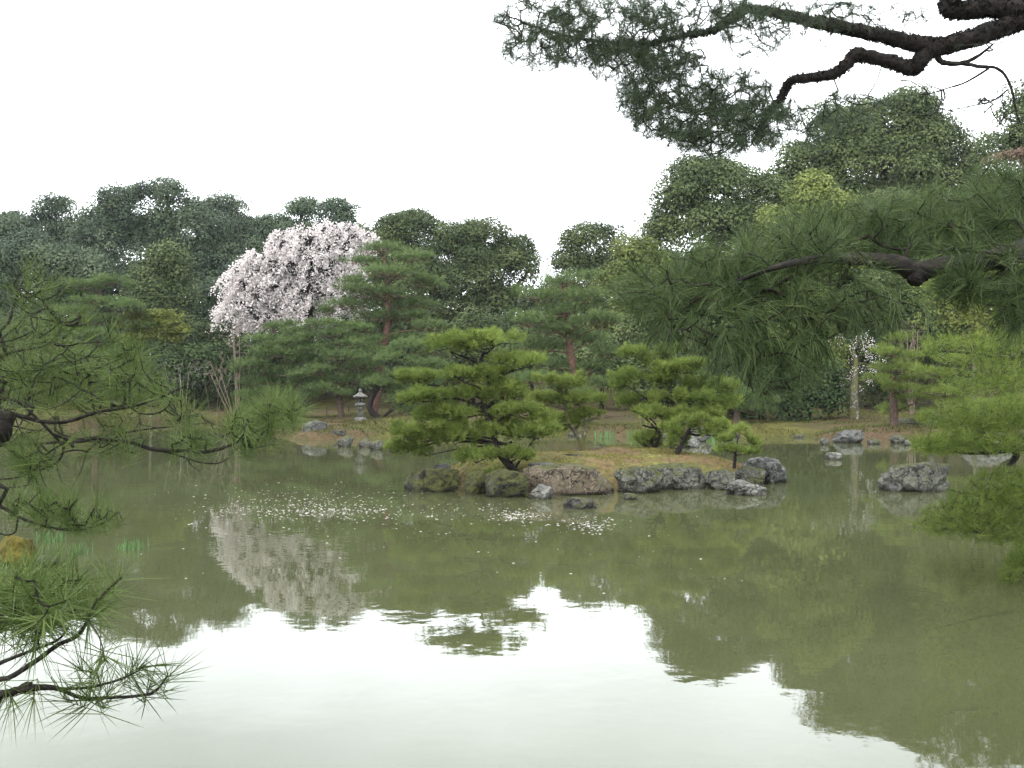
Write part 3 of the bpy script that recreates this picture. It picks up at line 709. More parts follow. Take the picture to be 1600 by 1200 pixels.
pine('soft layered pine behind the stone lantern', 45, [(534, 643), (530, 620), (528, 570), (532, 525)], [
    (505, 506, 40, 9), (545, 512, 36, 9), (520, 522, 46, 9), (560, 535, 40, 11), (495, 545, 40, 9), (535, 556, 50, 11), (575, 570, 40, 11), (500, 578, 44, 10), (545, 592, 52, 12), (590, 600, 34, 11), (505, 606, 42, 10), (520, 612, 30, 9), (480, 620, 26, 8)], 503, L=.2, w=.024, group=FB, spread_d=.3, tuft_area=.018)
pine('pine with dark leaning trunk right of the lantern', 44, [(594, 648), (578, 632), (606, 580), (640, 545)], [
    (650, 540, 44, 13), (612, 560, 40, 12), (672, 570, 40, 13), (640, 585, 48, 13), (600, 598, 36, 12), (655, 610, 46, 13), (626, 622, 34, 11), (645, 640, 36, 9)], 504, L=.2, w=.024, group=FB, spread_d=.3, bark='bark_black', tuft_area=.018)
pine('fluffy pine with a straight red trunk behind the islet', 42, [(905, 655), (900, 600), (890, 540), (886, 490), (880, 440)], [
    (880, 440, 46, 15), (845, 462, 42, 14), (915, 462, 44, 14), (880, 485, 60, 15), (830, 500, 40, 14), (940, 500, 40, 14), (870, 515, 46, 12), (915, 528, 46, 13), (835, 540, 46, 14), (945, 550, 40, 14), (860, 568, 40, 12), (925, 575, 46, 12), (830, 590, 40, 12), (960, 600, 40, 13), (900, 612, 44, 10)], 505, L=.24, w=.02, group=FB, bark='bark_red', tw=.17, tuft_area=.018, mt='pine_far')
pine('layered pine at the left behind the near twigs', 47, [(150, 640), (148, 590), (154, 530), (152, 480), (160, 440)], [
    (172, 438, 38, 10), (130, 444, 36, 9), (150, 470, 48, 9), (195, 478, 40, 10), (115, 485, 40, 9), (165, 500, 56, 10), (215, 510, 36, 9), (130, 520, 50, 10), (190, 535, 50, 10), (150, 556, 60, 11), (105, 560, 40, 10), (210, 570, 40, 10)], 506, L=.2, w=.024, group=FB, tuft_area=.018)
pine('cloud pruned pine right of the small cherry', 37, [(1398, 655), (1396, 620), (1398, 580), (1400, 540)], [
    (1402, 528, 34, 11), (1380, 550, 34, 11), (1425, 556, 34, 11), (1400, 575, 44, 12), (1372, 590, 26, 9), (1432, 590, 34, 10), (1405, 606, 40, 9), (1400, 637, 34, 9), (1440, 620, 40, 9)], 507, mt='pine_isle', L=.15, w=.014, group=FB, tuft_area=.011)
pine('wide low pine behind the bright right pine', 35, [(1545, 655), (1546, 620), (1530, 580), (1510, 550)], [
    (1500, 560, 50, 12), (1550, 575, 46, 12), (1470, 582, 40, 11), (1520, 600, 56, 11), (1580, 600, 44, 12), (1470, 612, 44, 9), (1510, 628, 60, 9), (1570, 632, 50, 10)], 508, mt='pine_isle', L=.15, w=.014, group=FB, tuft_area=.011)
pine('pine low behind the right tip of the right islet pine', 40, [(1150, 655), (1152, 640), (1156, 620)], [
    (1150, 612, 44, 10), (1180, 622, 34, 9), (1120, 625, 40, 9), (1160, 636, 50, 9)], 509, L=.16, w=.016, group=FB)
broadleaf('small yellow green maple left of the bare brown tree', 47, [(235, 494, 34, 7), (212, 510, 38, 8), (258, 518, 34, 8), (228, 529, 44, 7), (250, 506, 30, 7)], 238, 'maple', 520, r_puff=.5, leaf=.13, name='maple_tree', group=None, trunk_r=.06, bark='bark_moss', deep=.8)
broadleaf('yellow leaved maple on the right under the big dark limb', 30, [(1515, 500, 22, 22), (1500, 480, 20, 12), (1525, 535, 20, 20)], 1520, 'maple', 521, r_puff=.35, leaf=.10, name='maple_tree', group=None, trunk_r=.06, bark='bark_moss', fill=.6)

# --- bare shrubs
def bare(label, d, base_px, tips, seed, mt, r=.02, stems=9, name='bare_shrub', cat='shrub'):
    rng = RNG(seed); s = d / F; bx = (base_px - CX) * s; base = np.array((bx, d, gz(bx, d) - .05))
    tg = []
    for cx, cy, rx, ry, n in tips:
        u = sphere_pts(n, rng) * rng.random((n, 1)) ** .4
        tg.append(P(cx, cy, d) + u * np.array((rx, rx * .7, ry)) * s)
    tg = np.concatenate(tg)
    sk = []
    g = Geo()
    for _ in range(stems):
        tip = tg[rng.integers(len(tg))]
        ln = spline(np.array([base + rng.standard_normal(3) * np.array((.04, .04, 0)), base * .5 + tip * .5 + rng.standard_normal(3) * .12, tip]), 7)
        tube(g, ln, [r * 1.6, r], 5); sk.append(ln[2:])
    lines, cnt = colonize(np.concatenate(sk), tg, rng, .05, .1)
    for ln, c in zip(lines, cnt): tube(g, ln, [r * .5 * min(2.5, c ** .35), r * .4], 3)
    o = g.build(name, M[mt], None, True); local(o, base)
    return tag(o, label, cat)
bare('pale bare shrub with fanned twigs left of the fence', 47, 285, [(280, 588, 52, 26, 130), (312, 576, 40, 20, 80)], 601, 'twig_pale', .006, 4)
bare('bare brown tree between the maple and the cherry', 52, 372, [(372, 545, 34, 52, 170), (350, 580, 40, 26, 60)], 602, 'twig_brown', .022, 7, 'bare_tree', 'tree')
bare('bare brown shrub right of the pale bare shrub', 50, 335, [(335, 590, 30, 22, 60)], 603, 'twig_brown', .007, 4)
bare('dark leafless shrub behind the small right cherry', 44, 1425, [(1425, 520, 26, 30, 90)], 604, 'twig_brown', .022, 6)

# --- islet pines
IP = 'pines on the islet'
def px_pads(lst): return [((a + b) / 2, (c + e) / 2, (b - a) / 2, (e - c) / 2) for a, b, c, e in lst]
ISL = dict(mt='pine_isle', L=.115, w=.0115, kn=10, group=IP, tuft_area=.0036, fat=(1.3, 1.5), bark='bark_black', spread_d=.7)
pine('largest cloud pruned pine leaning over the left of the islet', 18.9, [(812, 742), (792, 722), (775, 698), (770, 668), (757, 640), (757, 612), (766, 592), (750, 574), (756, 550)],
    px_pads([(663, 745, 520, 552), (730, 812, 514, 546), (764, 858, 550, 580), (628, 700, 578, 604), (690, 760, 572, 600), (622, 700, 606, 630), (690, 760, 604, 626), (750, 828, 594, 628), (628, 690, 636, 660), (680, 745, 634, 658), (770, 850, 626, 652),
     (604, 670, 660, 690), (660, 730, 656, 682), (730, 800, 652, 684), (790, 880, 656, 688), (600, 650, 684, 712), (640, 692, 690, 714), (712, 775, 698, 726), (770, 832, 696, 722), (745, 800, 730, 756), (680, 750, 664, 694), (620, 690, 668, 692), (740, 800, 632, 660), (660, 730, 628, 650), (740, 790, 584, 606)]),
    701, tw=.068, base_z=.3, **ISL, extra=[([(756, 640), (775, 626), (795, 616), (815, 608)], .04), ([(757, 640), (735, 634), (715, 637), (700, 640)], .03), ([(770, 690), (790, 694), (800, 690)], .045), ([(700, 690), (712, 680), (740, 676)], .02)])
pine('small forked pine in the middle of the islet', 21.3, [(912, 704), (908, 690), (900, 676), (892, 664), (885, 640), (884, 610)],
    px_pads([(836, 880, 584, 606), (868, 916, 582, 610), (817, 870, 612, 636), (860, 942, 612, 636), (886, 948, 636, 652), (833, 880, 640, 664), (870, 918, 644, 668), (842, 890, 660, 676)]),
    702, tw=.06, base_z=.5, **{**ISL, 'bark': 'bark_moss'}, extra=[([(911, 690), (915, 672), (918, 660), (932, 652)], .04)])
pine('broad tiered pine on the right of the islet', 21.8, [(1016, 706), (1024, 688), (1034, 668), (1050, 640), (1053, 610), (1050, 580), (1040, 555)],
    px_pads([(967, 1020, 540, 565), (1005, 1062, 536, 562), (1003, 1093, 562, 588), (953, 1010, 572, 606), (1000, 1060, 580, 608), (1060, 1115, 588, 614), (1100, 1158, 588, 616), (960, 1016, 612, 640), (1010, 1060, 608, 632), (1060, 1120, 610, 636),
     (1100, 1165, 616, 644), (985, 1047, 632, 658), (1053, 1128, 632, 664), (978, 1030, 672, 698), (1004, 1040, 686, 702)]),
    703, tw=.08, base_z=.5, **ISL, extra=[([(1052, 630), (1030, 626), (1012, 622), (1000, 625)], .04), ([(1052, 632), (1070, 622), (1085, 620)], .035), ([(1034, 668), (1018, 668), (1004, 664)], .03)])
pine('slim leaning pine right of the broad tiered pine', 20.6, [(1055, 717), (1062, 702), (1070, 685), (1078, 668), (1084, 660)],
    px_pads([(1034, 1085, 652, 684), (1075, 1110, 646, 672), (1092, 1146, 656, 684), (1036, 1076, 676, 704)]),
    704, tw=.045, base_z=.48, **ISL, extra=[([(1074, 676), (1090, 680), (1105, 674)], .035)])
pine('sapling pine with round tuft at the right end of the islet', 19.4, [(1147, 726), (1149, 712), (1150, 700), (1153, 685)],
    px_pads([(1114, 1150, 676, 694), (1150, 1198, 680, 702), (1134, 1176, 662, 680), (1120, 1160, 694, 708), (1152, 1184, 696, 712)]),
    705, tw=.03, base_z=.42, **{**ISL, 'dens': .5, 'L': .14, 'fat': (1.05, 1.2)})

# ------------------------------------------------------------------ near pines that reach into the view
def sample_masses(masses, n, rng, dr):
    w = np.array([m[2] * m[3] * (m[4] if len(m) > 4 else 1) for m in masses]); w = w / w.sum()
    k = rng.choice(len(masses), n, p=w); out = []
    for i in k:
        cx, cy, rx, ry = masses[i][:4]; a = rng.random() * 6.2832; r = rng.random() ** .5
        lo, hi = (masses[i][5], masses[i][6]) if len(masses[i]) > 6 else dr
        out.append(P(cx + rx * r * math.cos(a), cy + ry * r * math.sin(a), lo + (hi - lo) * rng.random()))
    return np.array(out)
def near_bough(root, limbs, masses, n, dr, seed, mt, bark, L, w, kn, r_twig=.003, spread=(.2, 1.0), shoot=.09, droop=.15, seg=2, upc=.25, tdroop=-.04, tufts=(), sparse=1., rough=.07, scales=0):
    """limbs: (pixel polyline with depth, radii in metres); n shoots spread through the masses"""
    rng = RNG(seed); g = Geo(); sk = []
    for pl, rad in limbs:
        p = np.array([q if isinstance(q, np.ndarray) else P(*q) for q in pl]); ln = spline(p, max(8, 5 * len(p)))
        tube(g, ln, rad, 10 if rad[0] > .02 else 6, cap=True, rough=rough, rng=rng); sk.append(ln)
    sk0 = np.concatenate(sk)
    tg = sample_masses(masses, n, rng, dr) if n else np.zeros((0, 3))
    if len(tufts): tg = np.vstack((tg, np.array([P(*q) for q in tufts])))
    lines, cnt = colonize(sk0, tg, rng, tdroop, .06, 5)
    pos, dirs = [], []
    for ln, c in zip(lines, cnt):
        r = r_twig * min(3.2, c ** .33); tube(g, ln, [r * 1.15, r, r * .8], 5 if r > .004 else 3, rough=.05, rng=rng)
        pos.append(ln[-1]); dirs.append(nrm(ln[-1] - ln[-3]))
    if scales:
        for pl, rad in limbs:
            ln = spline(np.array([q if isinstance(q, np.ndarray) else P(*q) for q in pl]), 60)
            m_ = int(scales * np.linalg.norm(np.diff(ln, axis=0), axis=1).sum()); u_ = rng.random(m_) * 58.9; i_ = u_.astype(int)
            rr = np.interp(u_, np.linspace(0, 59, len(rad)), rad); keep = rr > .012; 
            tn = nrm(ln[i_ + 1] - ln[i_]); cc = ln[i_] + (ln[i_ + 1] - ln[i_]) * (u_ - i_)[:, None]
            q_ = nrm(np.cross(tn, rng.standard_normal((m_, 3)))); cc = cc + q_ * (rr * .92)[:, None]
            needle_geo(g, cc[keep], (q_ + .5 * tn + .3 * rng.standard_normal((m_, 3)))[keep], 2, .026, .009, rng, (.0, .5), .0, 0)
    bo = g.build('branch', M[bark], root, True)
    pos = np.array(pos); dirs = np.array(dirs); dirs[:, 2] += upc; dirs = nrm(dirs)
    g = Geo()
    needle_geo(g, pos, dirs, kn, L, w, rng, spread, shoot, droop, seg)
    g.build('needles', M[mt], bo)
    return bo

# overhead pine: trunk beyond the right edge of the frame
tb = np.array((4.9, 6.0, gz(4.9, 6.0) - .1))
root = thing('pine_tree', tb, 'old dark pine whose mossy limbs hang over the top right of the view', 'tree')
g = Geo(); tube(g, spline(np.array([tb, tb + (.05, .05, 2), tb + (-.15, .1, 4), tb + (-.1, .2, 6.5), tb + (.2, .1, 9)]), 30), [.27, .22, .19, .15, .06], 14, rough=.05, rng=RNG(1))
tube(g, spline(np.array([tb + (-.1, .1, 5.2), tb + (.8, .6, 6.2), tb + (1.8, 1.2, 6.6)]), 12), [.09, .05, .02], 8, rough=.05, rng=RNG(2))
g.build('trunk', M['bark_black'], root, True)
D = 6.5
j = P(1470, 73, D)
near_bough(root, [
    ([tb + (-.13, .1, 3.9), P(1690, 0, 6.4), P(1600, 30, D), P(1540, 52, D), j], [.085, .075, .062, .058]),
    ([j, P(1430, 68, D), P(1390, 58, D), P(1340, 48, D), P(1280, 36, D + .1), P(1220, 22, D + .2), P(1165, 14, D + .2), P(1142, 28, D + .1), P(1115, 48, D), P(1072, 55, D), P(1010, 68, D - .1), P(967, 68, D - .1), P(922, 63, D), P(885, 56, D), P(840, 43, D), P(815, 36, D)],
     [.056, .052, .046, .042, .034, .022, .019, .017, .014, .012, .010, .007, .004])],
    [(850, 30, 80, 40), (836, 82, 56, 32), (950, 35, 110, 48), (1000, 100, 90, 36), (930, 80, 90, 26), (1080, 18, 110, 34), (1240, 14, 130, 18, .6), (1350, 24, 110, 24, .35), (1250, 55, 60, 30, .3), (1180, 50, 56, 44, .7), (1050, 90, 60, 40, .8)],
    2200, (5.9, 7.1), 801, 'pine_dark', 'bark_black', .095, .0023, 22, .0016, upc=-.05, droop=.2, rough=.1, scales=900, seg=1, spread=(.15, 1.2))
near_bough(root, [
    ([j, P(1450, 80, D), P(1434, 100, D), P(1422, 107, D), P(1394, 97, D), P(1352, 88, D), P(1336, 85, D), P(1322, 102, D), P(1303, 115, D), P(1270, 121, D), P(1236, 126, D), P(1226, 143, D), P(1214, 162, D), P(1198, 180, D), P(1184, 206, D)],
     [.058, .055, .05, .046, .044, .042, .036, .03, .027, .025, .022, .016])],
    [(1040, 130, 80, 50), (1060, 175, 80, 44), (1120, 195, 90, 36), (1150, 150, 60, 50), (1010, 200, 24, 16, .5), (1000, 160, 40, 36), (1190, 190, 60, 34), (1255, 190, 60, 40, .6), (1330, 170, 60, 30, .4), (1110, 225, 60, 22), (1060, 215, 50, 20, .7), (1170, 225, 50, 16, .8)],
    1900, (5.9, 7.1), 802, 'pine_dark', 'bark_black', .095, .0023, 22, .0016, upc=-.15, droop=.25, rough=.1, scales=900, seg=1, spread=(.15, 1.2))
near_bough(root, [
    ([P(1462, 80, D), P(1468, 94, D), P(1480, 99, D), P(1506, 98, D), P(1530, 86, D), P(1552, 69, D)], [.022, .02, .016, .012, .006]),
    ([P(1504, 99, D), P(1530, 104, D), P(1556, 106, D), P(1572, 120, D), P(1582, 145, D), P(1588, 175, D), P(1596, 195, D)], [.014, .011, .01, .008, .005]),
    ([P(1545, 107, D), P(1510, 128, D), P(1480, 138, D), P(1450, 147, D)], [.008, .006, .003]),
    ([P(1575, 140, D), P(1550, 158, D), P(1520, 165, D), P(1485, 172, D)], [.006, .005, .003])],
    [(1480, 160, 60, 26), (1560, 170, 40, 40), (1540, 60, 50, 30), (1420, 140, 50, 26)], 60, (6.2, 6.8), 803, 'pine_dark', 'bark_black', .07, .0022, 10, .0026, upc=0, droop=.2, rough=.1)
near_bough(root, [([tb + (-.1, .1, 4.3), P(1680, 8, 6.6), P(1600, 14, D), P(1545, 13, D), P(1505, 16, D), P(1484, 13, D), P(1482, -12, D)], [.08, .07, .062, .06, .062, .06])],
    [(1500, -40, 80, 20)], 30, (6.2, 6.9), 804, 'pine_dark', 'bark_black', .1, .0024, 20, scales=900)
# the lower limb, nearer the viewer
D = 3.1
near_bough(root, [
    ([tb + (-.15, -.1, 2.2), P(1720, 372, 3.6), P(1600, 393, D), P(1540, 408, D), P(1480, 413, D), P(1432, 424, D), P(1400, 412, D), P(1350, 405, D), P(1290, 404, D - .2), P(1240, 411, D - .4), P(1190, 425, D - .4), P(1150, 441, D - .3), P(1100, 462, D - .15), P(1050, 474, D)],
     [.08, .045, .036, .034, .029, .032, .024, .018, .011, .007, .0055, .004, .0025]),
    ([P(1436, 428, D), P(1428, 440, D - .02)], [.03, .022])],
    [(1480, 345, 120, 50, 1, 3.15, 4.2), (1360, 360, 100, 42, 1, 3.1, 4.0), (1240, 390, 90, 44), (1130, 425, 90, 42), (1030, 455, 66, 40), (1560, 300, 60, 50, 1, 3.2, 4.2), (1540, 360, 70, 40, 1, 3.15, 4.2), (1270, 360, 60, 36, .6), (1520, 388, 90, 12, .5, 2.8, 3.0), (1360, 418, 70, 16, .25, 2.7, 2.98)],
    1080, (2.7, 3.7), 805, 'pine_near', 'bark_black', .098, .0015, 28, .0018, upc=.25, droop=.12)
near_bough(root, [
    ([P(1290, 404, D), P(1240, 430, D - .1), P(1190, 460, D - .1), P(1150, 480, D - .2), P(1120, 500, D - .2)], [.009, .007, .005, .003]),
    ([P(1260, 440, D), P(1230, 478, D - .05), P(1245, 508, D - .1), P(1226, 540, D - .1), P(1222, 562, D - .1)], [.004, .004, .003, .003]),
    ([P(1330, 408, D), P(1310, 450, D), P(1300, 490, D - .1), P(1290, 530, D - .1)], [.008, .006, .004])],
    [(1110, 500, 90, 44), (1200, 510, 80, 56), (1280, 480, 70, 56), (1210, 580, 50, 46), (1350, 480, 60, 50, .7), (1040, 500, 50, 36, .7), (1420, 480, 40, 44, .4), (1150, 555, 50, 36, .8), (1255, 560, 40, 50)],
    400, (2.6, 3.4), 806, 'pine_near', 'bark_black', .102, .0015, 22, .0018, upc=-.5, droop=.35, spread=(.1, .8), tdroop=.06)
near_bough(root, [
    ([P(1600, 400, D), P(1560, 430, D), P(1520, 450, D), P(1490, 470, D)], [.012, .008, .004])],
    [(1550, 445, 70, 24), (1590, 480, 30, 40, .7), (1500, 440, 40, 20)], 130, (2.8, 3.4), 807, 'pine_near', 'bark_black', .115, .0017, 32, .0018, upc=-.1)

def high_crown(root, stem, cent, n, R, seed, mt):
    rng = RNG(seed); bo = None; g = Geo(); gn = Geo()
    c = cent + sphere_pts(n, rng) * rng.random((n, 1)) ** .4 * np.array(R)
    lines, cnt = colonize(np.array(stem), c, rng, .05, .1)
    for ln, k in zip(lines, cnt): tube(g, ln, [.012 * min(4, k ** .5), .01], 5)
    bo = g.build('branch', M['bark_black'], root, True)
    for q in c:
        p, dr, k, sc = pad_tufts(q, np.array((.55, .55, .2)), rng, 70, 5)
        needle_geo(gn, p, dr, 9, .15, .011, rng)
    gn.build('needles', M[mt], bo)
high_crown(root, [tb + (-.1, .2, z) for z in (5, 6, 7, 8, 9)], np.array((3.6, 5.2, 7.8)), 75, (3.6, 3.4, 1.5), 808, 'pine_dark')

# left pine: trunk beyond the left edge of the frame
tb = np.array((-3.0, 3.0, gz(-3.0, 3.0) - .1))
root = thing('pine_tree', tb, 'near pine whose thin bare twigs and long needles enter from the left', 'tree')
g = Geo(); tube(g, spline(np.array([tb, tb + (.05, .0, 1), tb + (-.1, .1, 2.2), tb + (-.2, .0, 4), tb + (-.1, .2, 6)]), 24), [.17, .14, .12, .09, .03], 12, rough=.05, rng=RNG(3))
g.build('trunk', M['bark_black'], root, True)
A = lambda z: tb + (.05, .0, z)
D = 3.1
near_bough(root, [([A(1.35), P(-60, 668, 3.05), P(-12, 674, 3.0), P(4, 675, 2.98)], [.06, .04, .034, .034])], [], 0, (3, 3), 811, 'pine_near_left', 'bark_black', .1, .0017, 2, tufts=[(-20, 655, 3.0), (-30, 700, 3.)])
near_bough(root, [
    ([A(1.5), P(-80, 610, D), P(0, 640, D), P(40, 652, D), P(62, 658, D), P(94, 660, D), P(116, 656, D), P(148, 645, D), P(178, 640, D), P(206, 635, D), P(244, 625, D), P(272, 611, D), P(288, 604, D)], [.02, .012, .0075, .0065, .006, .0055, .005, .0045, .004, .003, .002]),
    ([P(148, 645, D), P(142, 615, D), P(139, 598, D), P(136, 578, D)], [.0035, .003, .002]),
    ([P(202, 636, D), P(203, 600, D), P(210, 585, D), P(214, 566, D)], [.003, .003, .002]),
    ([P(204, 637, D), P(220, 646, D), P(245, 646, D), P(262, 635, D), P(272, 616, D)], [.003, .0025, .0015]),
    ([P(0, 590, D), P(40, 580, D), P(80, 572, D), P(120, 585, D), P(190, 560, D), P(205, 552, D)], [.005, .004, .003, .0015])],
    [(120, 585, 110, 36), (205, 560, 50, 26), (240, 620, 50, 24), (170, 610, 60, 26), (60, 620, 50, 26), (275, 640, 40, 20, .7)], 170, (2.8, 3.5), 812, 'pine_near_left', 'bark_black', .12, .0015, 13, .0016, spread=(.15, .75), upc=.5, droop=.05)
near_bough(root, [
    ([A(1.45), P(-60, 600, D), P(0, 622, D), P(28, 628, D), P(62, 658, D), P(84, 680, D), P(98, 697, D), P(97, 710, D), P(88, 723, D), P(64, 734, D), P(28, 746, D), P(0, 749, D)], [.016, .008, .006, .005, .005, .0045, .004, .004, .0035, .003, .002]),
    ([P(84, 679, D), P(120, 690, D), P(150, 686, D), P(200, 690, D), P(240, 702, D), P(290, 705, D), P(322, 706, D), P(347, 700, D), P(372, 689, D), P(398, 676, D), P(440, 652, D), P(476, 632, D)], [.005, .005, .0045, .006, .007, .0065, .006, .005, .004, .003, .002]),
    ([P(240, 702, D), P(280, 712, D), P(310, 722, D), P(340, 724, D), P(358, 715, D)], [.003, .0025, .0015]),
    ([P(290, 714, D), P(300, 728, D), P(314, 738, D)], [.003, .002, .001])],
    [(415, 650, 56, 20, 1.6), (440, 640, 36, 18, 2), (350, 680, 56, 22, .8), (300, 690, 50, 18, .6), (180, 690, 80, 20, .5), (45, 715, 50, 24), (60, 760, 60, 12, .3), (400, 690, 40, 14)], 200, (2.9, 3.4), 813, 'pine_near_left', 'bark_black', .115, .0015, 17, .0016, spread=(.15, .8), upc=.45, droop=.05)
near_bough(root, [
    ([A(1.8), P(-60, 580, D), P(0, 517, D), P(13, 505, D), P(18, 490, D), P(24, 470, D), P(36, 438, D)], [.016, .008, .005, .0045, .004, .003]),
    ([P(24, 472, D), P(45, 455, D), P(70, 438, D)], [.003, .002, .0015]),
    ([P(-20, 560, D), P(30, 548, D), P(70, 540, D), P(92, 520, D), P(95, 510, D)], [.005, .004, .003, .002]),
    ([P(-20, 600, D), P(40, 590, D), P(80, 565, D), P(110, 555, D)], [.004, .003, .002]),
    ([P(-20, 620, D), P(30, 606, D), P(60, 590, D), P(85, 575, D), P(130, 560, D)], [.004, .003, .002])],
    [(30, 430, 46, 26), (80, 445, 40, 16), (60, 490, 70, 36), (30, 550, 60, 40), (120, 530, 70, 36), (90, 590, 80, 30)], 130, (2.7, 3.4), 814, 'pine_near_left', 'bark_black', .12, .0015, 12, .0016, spread=(.1, .7), upc=.5, droop=.03)
near_bough(root, [
    ([A(1.6), P(-120, 640, 4.2), P(0, 640, 4.2), P(80, 625, 4.2), P(160, 610, 4.3), P(230, 600, 4.3)], [.02, .012, .009, .006, .004, .002]),
    ([A(1.3), P(-120, 700, 4.2), P(0, 695, 4.2), P(100, 690, 4.2), P(220, 672, 4.3), P(330, 660, 4.3)], [.02, .012, .009, .006, .004, .002])],
    [(60, 620, 110, 44), (170, 600, 90, 44), (90, 680, 110, 22), (230, 650, 90, 26), (40, 550, 60, 40, .5), (320, 660, 60, 18, .6)], 330, (3.8, 5.0), 818, 'pine_left', 'bark_black', .12, .002, 14, .002, spread=(.15, .9), upc=.5, droop=.05, seg=1)
D = 2.9
near_bough(root, [
    ([A(1.1), P(-60, 770, D), P(0, 791, D), P(30, 808, D), P(62, 820, D), P(95, 827, D), P(130, 827, D), P(160, 818, D), P(185, 800, D)], [.014, .007, .005, .0045, .004, .003, .002]),
    ([P(28, 806, D), P(24, 830, D), P(10, 836, D), P(-10, 830, D)], [.003, .0025, .002])],
    [(120, 806, 60, 16), (160, 806, 34, 14), (50, 785, 40, 18), (90, 790, 40, 18, .6)], 60, (2.7, 3.1), 815, 'pine_near_left', 'bark_black', .10, .0015, 20, .0016, upc=.9, spread=(.15, .8), droop=.05)
D = 2.05
near_bough(root, [
    ([A(.95), P(-120, 1105, 2.2), P(0, 1086, D), P(28, 1078, D), P(62, 1074, D), P(90, 1076, D), P(128, 1090, D), P(175, 1090, D), P(225, 1086, D), P(245, 1078, D), P(260, 1058, D)], [.03, .014, .0085, .008, .006, .004, .0035, .003, .0025, .002]),
    ([P(30, 1078, D), P(42, 1070, D), P(49, 1070, D)], [.008, .007, .006]),
    ([P(60, 1076, D), P(130, 1075, D), P(180, 1064, D), P(212, 1050, D), P(226, 1040, D)], [.004, .003, .0025, .0015]),
    ([P(0, 1062, D), P(20, 1056, D), P(60, 1030, D), P(90, 1008, D), P(125, 990, D), P(145, 950, D), P(165, 925, D), P(190, 902, D)], [.006, .0055, .005, .0045, .004, .003, .002]),
    ([P(-30, 1050, D), P(10, 1032, D), P(40, 1020, D), P(90, 1000, D), P(110, 975, D)], [.005, .004, .003, .002]),
    ([P(-40, 990, D), P(30, 960, D), P(70, 940, D), P(95, 915, D)], [.004, .003, .002])],
    [(60, 930, 70, 46, 1.3), (110, 950, 46, 36, 1.2), (30, 985, 50, 40), (20, 920, 50, 40), (130, 1035, 36, 22, .6)], 60, (1.85, 2.35), 816, 'pine_near_left', 'bark_black', .112, .0020, 36, .0016, spread=(.25, 1.8), shoot=.05, upc=.3, droop=.02,
    tufts=[(262, 1052, D), (228, 1040, D), (205, 1052, D + .05), (150, 1050, D), (122, 1042, D), (138, 1092, D - .02), (190, 902, D), (126, 906, D), (158, 934, D), (170, 1080, D), (52, 1096, D), (20, 1092, D), (100, 1092, D - .05), (235, 1070, D + .03)])

high_crown(root, [tb + (-.15, .1, z) for z in (3, 4, 5, 6)], np.array((-3.2, 2.8, 5.4)), 45, (2.4, 2.4, 1.1), 817, 'pine_dark')
# bright pine at the right, over the water
tb = np.array((7.6, 10.8, gz(7.6, 10.8) - .1))
root = thing('pine_tree', tb, 'bright yellow green pine leaning over the water at the right edge', 'tree')
D = 10.3
g = Geo()
tube(g, spline(np.array([tb, tb + (-.3, -.1, .7), tb + (-.9, -.2, 1.3), tb + (-1.0, -.1, 2.0), tb + (-.8, .1, 3.0)]), 24), [.15, .13, .11, .08, .03], 12, rough=.08, rng=RNG(4))
g.build('trunk', M['bark_black'], root, True)
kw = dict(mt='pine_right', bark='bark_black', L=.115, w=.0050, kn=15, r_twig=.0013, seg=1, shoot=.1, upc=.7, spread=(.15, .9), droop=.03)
near_bough(root, [([tb + (-.9, -.2, 1.25), P(1640, 690, D), P(1600, 684, D), P(1582, 694, D), P(1560, 683, D), P(1530, 676, D), P(1490, 660, D)], [.08, .06, .05, .04, .025, .012]),
    ([P(1582, 694, D), P(1588, 712, D), P(1576, 728, D)], [.045, .035, .02])],
    [(1560, 645, 60, 22), (1500, 650, 70, 18), (1590, 640, 40, 22), (1545, 662, 70, 12)], 800, (9.4, 11.2), 821, **kw)
near_bough(root, [([P(1600, 700, D), P(1560, 706, D - .2), P(1510, 708, D - .3), P(1470, 700, D - .3), P(1440, 705, D - .3)], [.03, .02, .014, .008, .004])],
    [(1490, 690, 66, 18), (1540, 690, 56, 16), (1460, 698, 34, 12), (1590, 690, 30, 16, .4)], 520, (9.2, 10.8), 822, **kw)
near_bough(root, [([tb + (-.4, -.1, .8), P(1640, 830, D), P(1600, 842, D), P(1540, 835, D), P(1490, 822, D), P(1440, 812, D)], [.05, .03, .022, .014, .008, .004]),
    ([P(1630, 800, D), P(1580, 790, D), P(1530, 775, D), P(1480, 765, D)], [.03, .02, .012, .005])],
    [(1570, 755, 56, 26), (1540, 785, 70, 24), (1480, 820, 56, 14), (1560, 825, 60, 22), (1510, 800, 70, 18), (1590, 790, 40, 40)], 1150, (9.2, 11.), 823, **kw)
near_bough(root, [([P(1640, 860, D), P(1610, 885, D), P(1590, 905, D)], [.03, .02, .01])], [(1588, 895, 26, 34), (1600, 870, 24, 30)], 200, (9.8, 10.5), 824, **kw)
